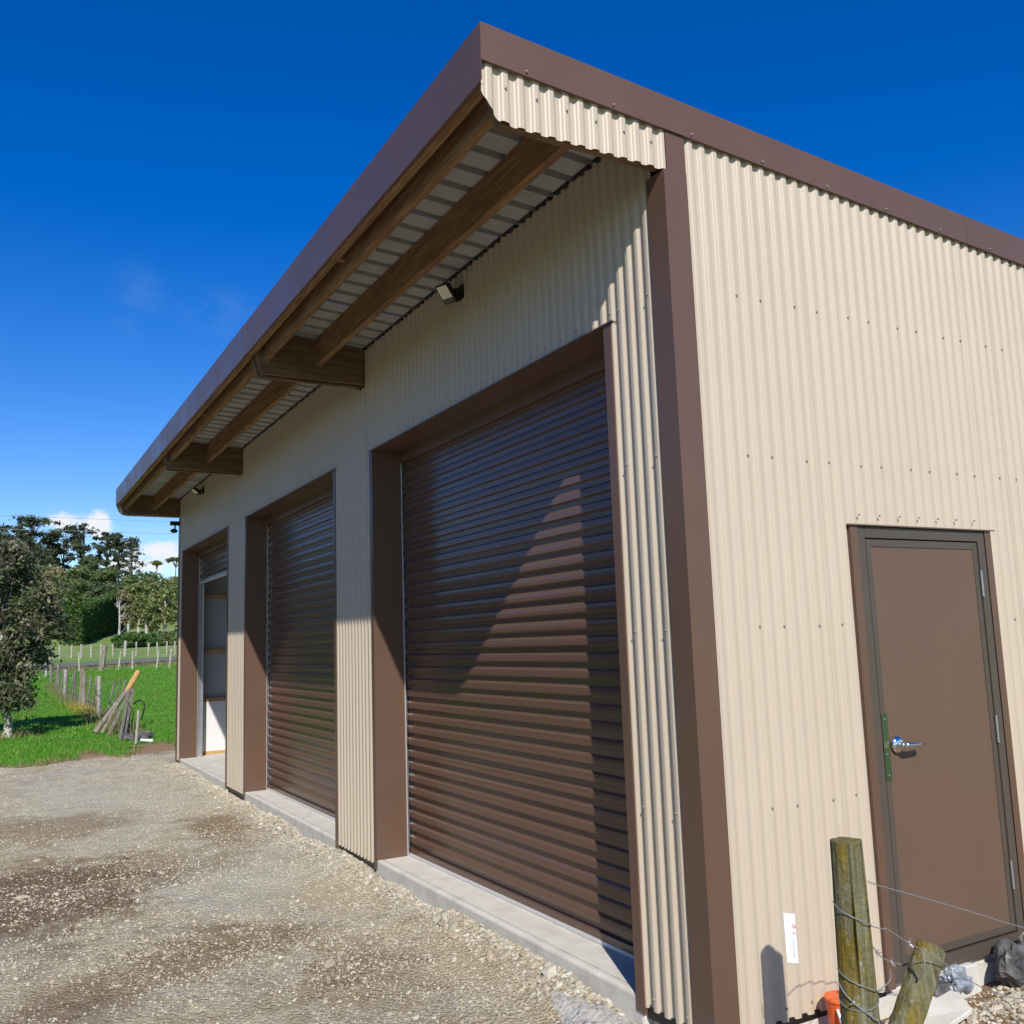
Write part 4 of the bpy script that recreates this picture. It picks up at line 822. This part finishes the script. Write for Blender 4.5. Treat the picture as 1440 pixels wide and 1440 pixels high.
def tree(name, label, x, y, h, w, kind, leafmat, n, size, bark=BARK, cat='tree', group=None, zt=None, seed=0, bare=.3, r=None):
    random.seed(1000+seed*17+int(abs(x)*10)); z = terrain_z(x, y)-.1; t = thing(name, label, cat, (x, y, z), group); C = []; Rr = []
    if kind == 'dome':
        nb = 16
        for _ in range(nb):
            a = random.uniform(0, 6.28); q = random.uniform(0, 1)**.6; zz = random.uniform(.38, .92); rr = w*.5*math.sqrt(max(.05, 1-((zz-.5)/.5)**2))*q; s = random.uniform(.16, .27)*w
            C.append((x+rr*math.cos(a), y+rr*math.sin(a), z+h*zz)); Rr.append((s, s, s*.75))
        C.append((x, y, z+h*.86)); Rr.append((w*.28, w*.28, h*.14)); C.append((x, y, z+h*.5)); Rr.append((w*.4, w*.4, h*.25))
    elif kind == 'pine':       # tall stem, many small open tufts on long limbs, rounded flat top
        for k in range(44):
            zz = bare+(1-bare)*random.uniform(0, 1)**.75*.98; f = (zz-bare)/(1-bare); q = w*.5*(.45+.75*math.sin(min(1, f*1.05)*2.3))*random.uniform(.15, 1.); q = min(q, w*.52); a = random.uniform(0, 6.28); s = random.uniform(.06, .13)*w
            if f > .93: q *= .7
            C.append((x+q*math.cos(a), y+q*math.sin(a), z+h*zz+random.uniform(-.3, .3))); Rr.append((s*1.15, s*1.15, s*.62))
    elif kind == 'fir':        # tall with many short drooping boughs
        for k in range(46):
            zz = bare+(1-bare)*(k/46); q = (1-zz)**.7*w*.5*random.uniform(.3, 1.05)+.2; a = k*2.4+random.uniform(-.4, .4); s = random.uniform(.06, .12)*w
            C.append((x+q*math.cos(a), y+q*math.sin(a), z+h*zz)); Rr.append((s*1.5, s*1.5, s*.5))
    elif kind == 'poplar':     # open upright crown with gaps
        for k in range(24):
            zz = random.uniform(.28, .97); q = w*.5*math.sin(min(1, (1.08-zz)*2.1)*1.4)*random.uniform(.2, 1); a = random.uniform(0, 6.28); s = random.uniform(.10, .19)*w
            C.append((x+q*math.cos(a), y+q*math.sin(a), z+h*zz)); Rr.append((s, s, s*1.15))
    elif kind == 'umbrella':
        for k in range(9):
            a = random.uniform(0, 6.28); q = random.uniform(0, .42)*w; C.append((x+q*math.cos(a), y+q*math.sin(a), z+h*random.uniform(.90, .97))); Rr.append((w*.17, w*.17, h*.03))
    b = MB(); limbs(b, (x, y, z), (x, y, z+h*(.93 if kind in ('pine', 'fir', 'umbrella') else .8)), r or h*.016+.06, C, (24 if kind == 'pine' else 12) if kind != 'fir' else 26, .02)
    b.build('trunk', bark, t, smooth=True); leaves(C, Rr, n, size, 'crown', leafmat, t, .3 if kind in ('pine', 'fir', 'poplar', 'umbrella') else .62); return t
GP = 'tall pines on the hill behind the bush'; GB = 'bush trees on the slope behind the hedge'; GO = 'pale trunked trees right of the hedge'
# position from photo bearings: x at distance y along the view
def bx(px, D): return -2.66+D*((px-720)*.8709/1301.4+.4899+(-(900-720)/1301.4)*-.0382)/((px-720)*-.4902/1301.4+.8609+.0188)
def topz(py, px, D): return 1.65+((920.0-(px-150)*.0345)-py)*D/1430.
def place(fn_label, px, py, D, wpx, kind, m, n, size, group, name='bush_tree', bark=BARK, bare=.3, seed=0, r=None):
    x = bx(px, D); y = -3.14+D; z = terrain_z(x, y); h = topz(py, px, D)-z; return tree(name, fn_label, x, y, h, wpx*D/1190., kind, m, n, size, bark, 'tree', group, seed=seed, bare=bare, r=r)
pl = [('broad umbrella-topped pine above the left tree', 40, 731, 275, 62, .30), ('dark layered pine at the left edge above the near tree', 6, 746, 265, 60, .25), ('narrow open pine left of the first white cloud', 84, 744, 285, 40, .15),
      ('tall broad flat-topped pine in front of the small white cloud', 114, 737, 280, 50, .22), ('slender pine with a bare straight trunk right of the cloud', 147, 747, 290, 27, .40), ('pine with bare paired trunk and tufted top', 163, 748, 286, 24, .42)]
pl += [('pine with a rounded top between the umbrella pine and the narrow pine', 64, 760, 282, 30, .2), ('pine behind the umbrella-topped pine', 22, 744, 290, 44, .3)]
for k, (l_, px, py, D_, w_, br) in enumerate(pl): place(l_, px, py, D_, w_, 'pine', L_PINE, 7200, .35, GP, 'pine_tree', bare=br, seed=k)
place('conical conifer sloping down at the right end of the pine row', 181, 752, 280, 58, 'fir', L_PINE, 4200, .3, GP, 'conifer_tree', bare=.05, seed=9)
place('dark conifer filling the gap between the left pines', 58, 778, 278, 28, 'fir', L_PINE, 3200, .36, GP, 'conifer_tree', bare=.12, seed=10)
place('small umbrella-topped tree alone against the pale cloud', 219, 783, 260, 17, 'umbrella', L_BUSH, 900, .3, GP, 'umbrella_tree', seed=11)
place('umbrella-topped tree beside the far shed corner', 246, 778, 250, 26, 'umbrella', L_BUSH, 1300, .32, GP, 'umbrella_tree', seed=12)
bs = [('dark rounded bush tree under the left pines', 35, 800, 235, 50, L_BUSHD), ('grey-green bush tree above the near tree', 58, 797, 225, 40, L_BUSH), ('tan-topped bush tree below the narrow pine', 78, 800, 220, 36, L_TAN), ('dark domed tree rising in front of the flat-topped pine', 123, 780, 240, 30, L_BUSHD),
      ('green domed tree left of the middle of the slope', 108, 795, 215, 40, L_BUSH), ('large dark green tree with a lit top in the middle of the slope', 153, 796, 200, 42, L_BUSH), ('dark tree left of the large domed tree', 133, 818, 190, 34, L_BUSHD), ('mid green rounded tree above the left end of the hedge', 97, 815, 185, 34, L_BUSH),
      ('yellow-green rounded tree behind the near tree', 68, 829, 165, 44, L_YEL), ('dark bush tree between the yellow-green tree and the hedge', 92, 842, 155, 30, L_BUSHD), ('brownish-green low tree right of the near tree', 62, 849, 145, 34, L_TAN), ('dark bushy tree hugging the far end of the hedge top', 160, 818, 182, 30, L_BUSHD), ('small tan round tree above the hedge', 147, 835, 165, 17, L_TAN),
      ('grey-green bush tree above the hedge middle', 118, 835, 165, 30, L_BUSH), ('low olive tree just over the left hedge top', 112, 850, 150, 30, L_TAN), ('olive green bush tree right of the large domed tree', 182, 806, 210, 34, L_BUSH), ('grey-green bush tree behind the pale trunked trees', 212, 800, 220, 40, L_BUSH), ('bush tree behind the far shed corner', 246, 806, 215, 36, L_BUSH),
      ('dark bush tree at the left edge of the slope', 8, 800, 225, 50, L_BUSHD), ('bush tree low behind the near tree trunk', 30, 838, 150, 46, L_BUSH), ('bush tree beyond the left edge of the lawn', -20, 832, 150, 52, L_BUSH)]
for k, (l_, px, py, D_, w_, m) in enumerate(bs): place(l_, px, py, D_, w_, 'dome', m, 5200, .27, GB, seed=20+k)
for k, (px, py, D_, w_, m, kd, l_) in enumerate([(-70, 800, 190, 60, L_BUSHD, 'dome', 'dark bush tree on the slope left of the picture'), (-130, 790, 210, 70, L_BUSH, 'dome', 'green bush tree far left on the slope'), (-60, 740, 270, 60, L_PINE, 'pine', 'tall pine standing left of the umbrella-topped pine'), (-150, 735, 270, 64, L_PINE, 'pine', 'tall pine further left along the ridge'), (-240, 740, 260, 64, L_PINE, 'pine', 'dark pine above the left end of the slope'), (-210, 800, 170, 80, L_BUSHD, 'dome', 'wide dark bush tree at the left end of the slope'), (-310, 770, 150, 110, L_BUSH, 'dome', 'broad green tree at the left of the lawn'), (-430, 740, 120, 150, L_BUSHD, 'dome', 'big dark tree beyond the left side of the lawn'), (-600, 720, 110, 170, L_BUSH, 'dome', 'big green tree at the far left of the lawn')]): place(l_, px, py, D_, w_, kd, m, 4500, .36, GB if kd == 'dome' else GP, 'bush_tree' if kd == 'dome' else 'pine_tree', seed=120+k)
for k, (px, py, D_, w_, m, kd, l_) in enumerate([(300, 800, 165, 44, L_OLIVE, 'poplar', 'olive tree on the slope behind the shed'), (345, 806, 180, 50, L_BUSH, 'dome', 'rounded green tree on the slope behind the shed'), (395, 798, 190, 56, L_BUSHD, 'dome', 'dark rounded tree further along the slope behind the shed'), (330, 770, 250, 50, L_PINE, 'pine', 'pine on the hill behind the shed'), (450, 806, 175, 60, L_TAN, 'dome', 'tan-green tree further along the slope behind the shed'), (510, 795, 200, 64, L_BUSH, 'dome', 'broad green tree at the right of the slope behind the shed')]): place(l_, px, py, D_, w_, kd, m, 4000, .34, 'trees on the slope behind the shed', {'dome': 'bush_tree', 'pine': 'pine_tree', 'poplar': 'olive_tree'}[kd], seed=150+k)
po = [('light olive tree right of the hedge with a pale leaning trunk', 194, 815, 142, 38, L_OLIVE), ('light olive tree with a white trunk right of the first one', 213, 812, 148, 34, L_OLIVE), ('yellow-olive tree behind the last paddock posts', 232, 812, 140, 34, L_OLIVE), ('olive tree touching the shed corner', 250, 806, 150, 36, L_OLIVE), ('tan-green tree over the right end of the hedge', 180, 826, 160, 28, L_TAN), ('low olive tree in front of the bush right of the hedge', 206, 842, 136, 30, L_OLIVE), ('olive tree hidden mostly by the shed', 272, 806, 150, 40, L_OLIVE)]
for k, (l_, px, py, D_, w_, m) in enumerate(po): place(l_, px, py, D_, w_, 'poplar', m, 6500, .2, GO, 'olive_tree', PALEBARK, seed=50+k, r=.24)
for k, (px, py, D_, w_, l_) in enumerate([(180, 893, 118, 30, 'low dark green shrub at the right foot of the hedge'), (203, 894, 120, 34, 'low green shrub under the pale trunked trees'), (228, 892, 122, 34, 'low green shrub by the last paddock posts'), (258, 890, 122, 34, 'low shrub behind the shed corner')]): place(l_, px, py, D_, w_, 'dome', L_HEDGE if k != 2 else L_BUSH, 2600, .22, 'shrubs below the pale trunked trees', 'shrub', seed=80+k)
# bare white dead tree in front of the hedge
x, y = bx(167, 122), 118.9; z = terrain_z(x, y); t = thing('dead_tree', 'small bare white dead tree in front of the dark hedge', 'tree', (x, y, z)); b = MB(); random.seed(5)
b.tube([(x, y, z), (x+.05, y, z+2.8), (x-.05, y, z+5.6)], [.16, .12, .05], 7)
for k in range(20): a = random.uniform(0, 6.28); zz = random.uniform(.25, .95)*5.6; l_ = random.uniform(.5, 1.3); b.tube([(x, y, z+zz), (x+.6*l_*math.cos(a), y+.6*l_*math.sin(a), z+zz+.35*l_), (x+l_*math.cos(a), y+l_*math.sin(a), z+zz+.9*l_)], [.04, .028, .012], 4, False)
b.build('trunk', PALEBARK, t)
# hedge
A = Vector((bx(102, 128), 124.9)); B = Vector((bx(164, 176), 172.9)); dv = (B-A).normalized(); nv = Vector((dv.y, -dv.x)); hl = (B-A).length
t = thing('hedge', 'tall clipped dark hedge rising to the right behind the paddock', 'hedge', (A.x, A.y, terrain_z(A.x, A.y)))
n = 44000; u = RNG.uniform(0, hl, n); hz = np.interp(u, [0, hl], [4.4, 6.9]); face = RNG.uniform(0, 1, n); wv = RNG.uniform(-.9, .9, n); zv = RNG.uniform(0, 1, n)**.9*hz
zv = np.where(face < .25, hz-.25*(wv/.9)**2*1.2, zv); wv = np.where(face >= .25, np.where(face < .8, .95, -.95)-.25*np.sign(np.where(face < .8, 1, -1))*(zv/hz)**4, wv); e = (face > .9); u = np.where(e, RNG.uniform(-.1, .25, n), u); wv = np.where(e, RNG.uniform(-.9, .9, n), wv)
P = np.stack([A.x+dv.x*u+nv.x*wv, A.y+dv.y*u+nv.y*wv, terr(A.x+dv.x*u, A.y+dv.y*u)+zv], 1)+RNG.normal(0, .09, (n, 3)); Aq = RNG.normal(size=(n, 3)); Aq /= np.linalg.norm(Aq, axis=1)[:, None]; Bq = np.cross(Aq, RNG.normal(size=(n, 3))); Bq /= np.linalg.norm(Bq, axis=1)[:, None]; s = .2
npmesh('foliage', np.stack([P-Aq*s, P+Bq*s*.6, P+Aq*s, P-Bq*s*.6], 1).reshape(-1, 3), np.arange(4*n).reshape(-1, 4), L_HEDGE, t)
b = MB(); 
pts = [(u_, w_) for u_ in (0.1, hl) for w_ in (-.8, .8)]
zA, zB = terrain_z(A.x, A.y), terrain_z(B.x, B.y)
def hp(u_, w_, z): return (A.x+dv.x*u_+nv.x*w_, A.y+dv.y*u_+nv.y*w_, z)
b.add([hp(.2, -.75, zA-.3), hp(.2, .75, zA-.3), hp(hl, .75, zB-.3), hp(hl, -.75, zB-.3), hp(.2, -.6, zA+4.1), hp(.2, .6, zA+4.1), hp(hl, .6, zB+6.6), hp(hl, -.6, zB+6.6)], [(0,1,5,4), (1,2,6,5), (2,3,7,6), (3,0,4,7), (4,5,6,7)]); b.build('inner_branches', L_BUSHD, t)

# near tree on the lawn at the left, and three unseen ones added to darken the door reflections
def orchard(x, y, label, seed, n, main=False):
    random.seed(seed); z = -.15; t = thing('rusty_leaved_tree', label, 'tree', (x, y, z), 'rusty leaved trees on the lawn'); C = []; Rr = []; cx, cy = x-.36, y+.85
    for k in range(60):
        a = random.uniform(0, 6.28); zz = random.uniform(.7, 4.15); w = 1.62*math.sqrt(max(.03, 1-((zz-1.95)/2.35)**2))*(1-.12*math.sin(zz*2.2+a*2))*(1-.2*max(0, zz-2.3)); q = w*random.uniform(.2, 1)**.6; s = random.uniform(.22, .5)
        C.append((cx+q*math.cos(a), cy+q*math.sin(a), zz)); Rr.append((s, s, s*.85))
    b = MB(); b.tube(smoothpath([(x-.02, y, z-.05), (x-.02, y+.05, .25), (x-.16, y+.15, .62), (x-.3, y+.3, 1.0), (x-.2, y+.6, 1.8), (x-.1, y+.8, 3.0)], 4), [.13]*2+[.095]*4+[.09]*4+[.08]*4+[.06]*4+[.03]*3, 10, True, .06)
    l2 = MB()
    for c in C[::2]:
        j = Vector((x-.25, y+.4, min(2.4, max(.75, c[2]-.8)))); l2.tube([j, j.lerp(Vector(c), .55)+Vector((0, 0, .12)), c], [.04, .025, .008], 5, False)
    tr = b.build('trunk', PALEBARK, t, smooth=True); l2.build('limb', BARK, tr, smooth=True)
    leaves(C, Rr, n, .047 if main else .08, 'crown', L_APPLE, t, .2)
    if main: tag(leaves([(-2.5, 21.2, 1.0), (-2.05, 21.25, .8), (-2.8, 21.0, 1.25)], [(.35, .3, .2)]*3, 420, .05, 'sucker_shoots', L_HEDGE, t, .2), None, None, kind='stuff')
orchard(-2.14, 21.15, 'bushy rusty olive tree with a bare pale trunk on the lawn at the left edge', 3, 46000, True)
orchard(-7.2, 24.2, 'bushy rusty tree added out of view on the left lawn for the door reflections', 8, 9000)
orchard(-6.4, 31.5, 'bushy rusty tree added out of view further back on the lawn for the door reflections', 12, 9000)
orchard(-11.5, 22.0, 'bushy rusty tree added out of view at the far left for the door reflections', 15, 9000)
for k in range(13):  # unseen row added to dim the front wall and darken door reflections
    y = -9+k*3.6; x = -12.2+1.1*math.sin(k*2.1); tree('bush_tree', 'dark bushy tree added out of view left of the driveway to darken the shed front', x, y, 5.0+.7*math.sin(k*1.7), 4.6, 'dome', L_BUSHD, 2600, .17, group='unseen bushy trees added left of the driveway', seed=200+k)
# overhead lines crossing in front of the pines
for (za, zb, l_) in ((15.9, 15.75, 'lower pale overhead cable crossing in front of the pines'), (17.6, 16.9, 'upper pale overhead cable crossing in front of the pines')):
    b = MB(); b.tube([(xx_, 113.7, za+(zb-za)*(xx_+60)/180-.9*math.sin(math.pi*(xx_+60)/180)*.4+.3) for xx_ in range(-60, 121, 12)], .022, 4, False); tag(b.build('overhead_cable', mat('cable', (.33, .33, .31), .6), None), l_, 'cable', 'overhead cables over the paddock')
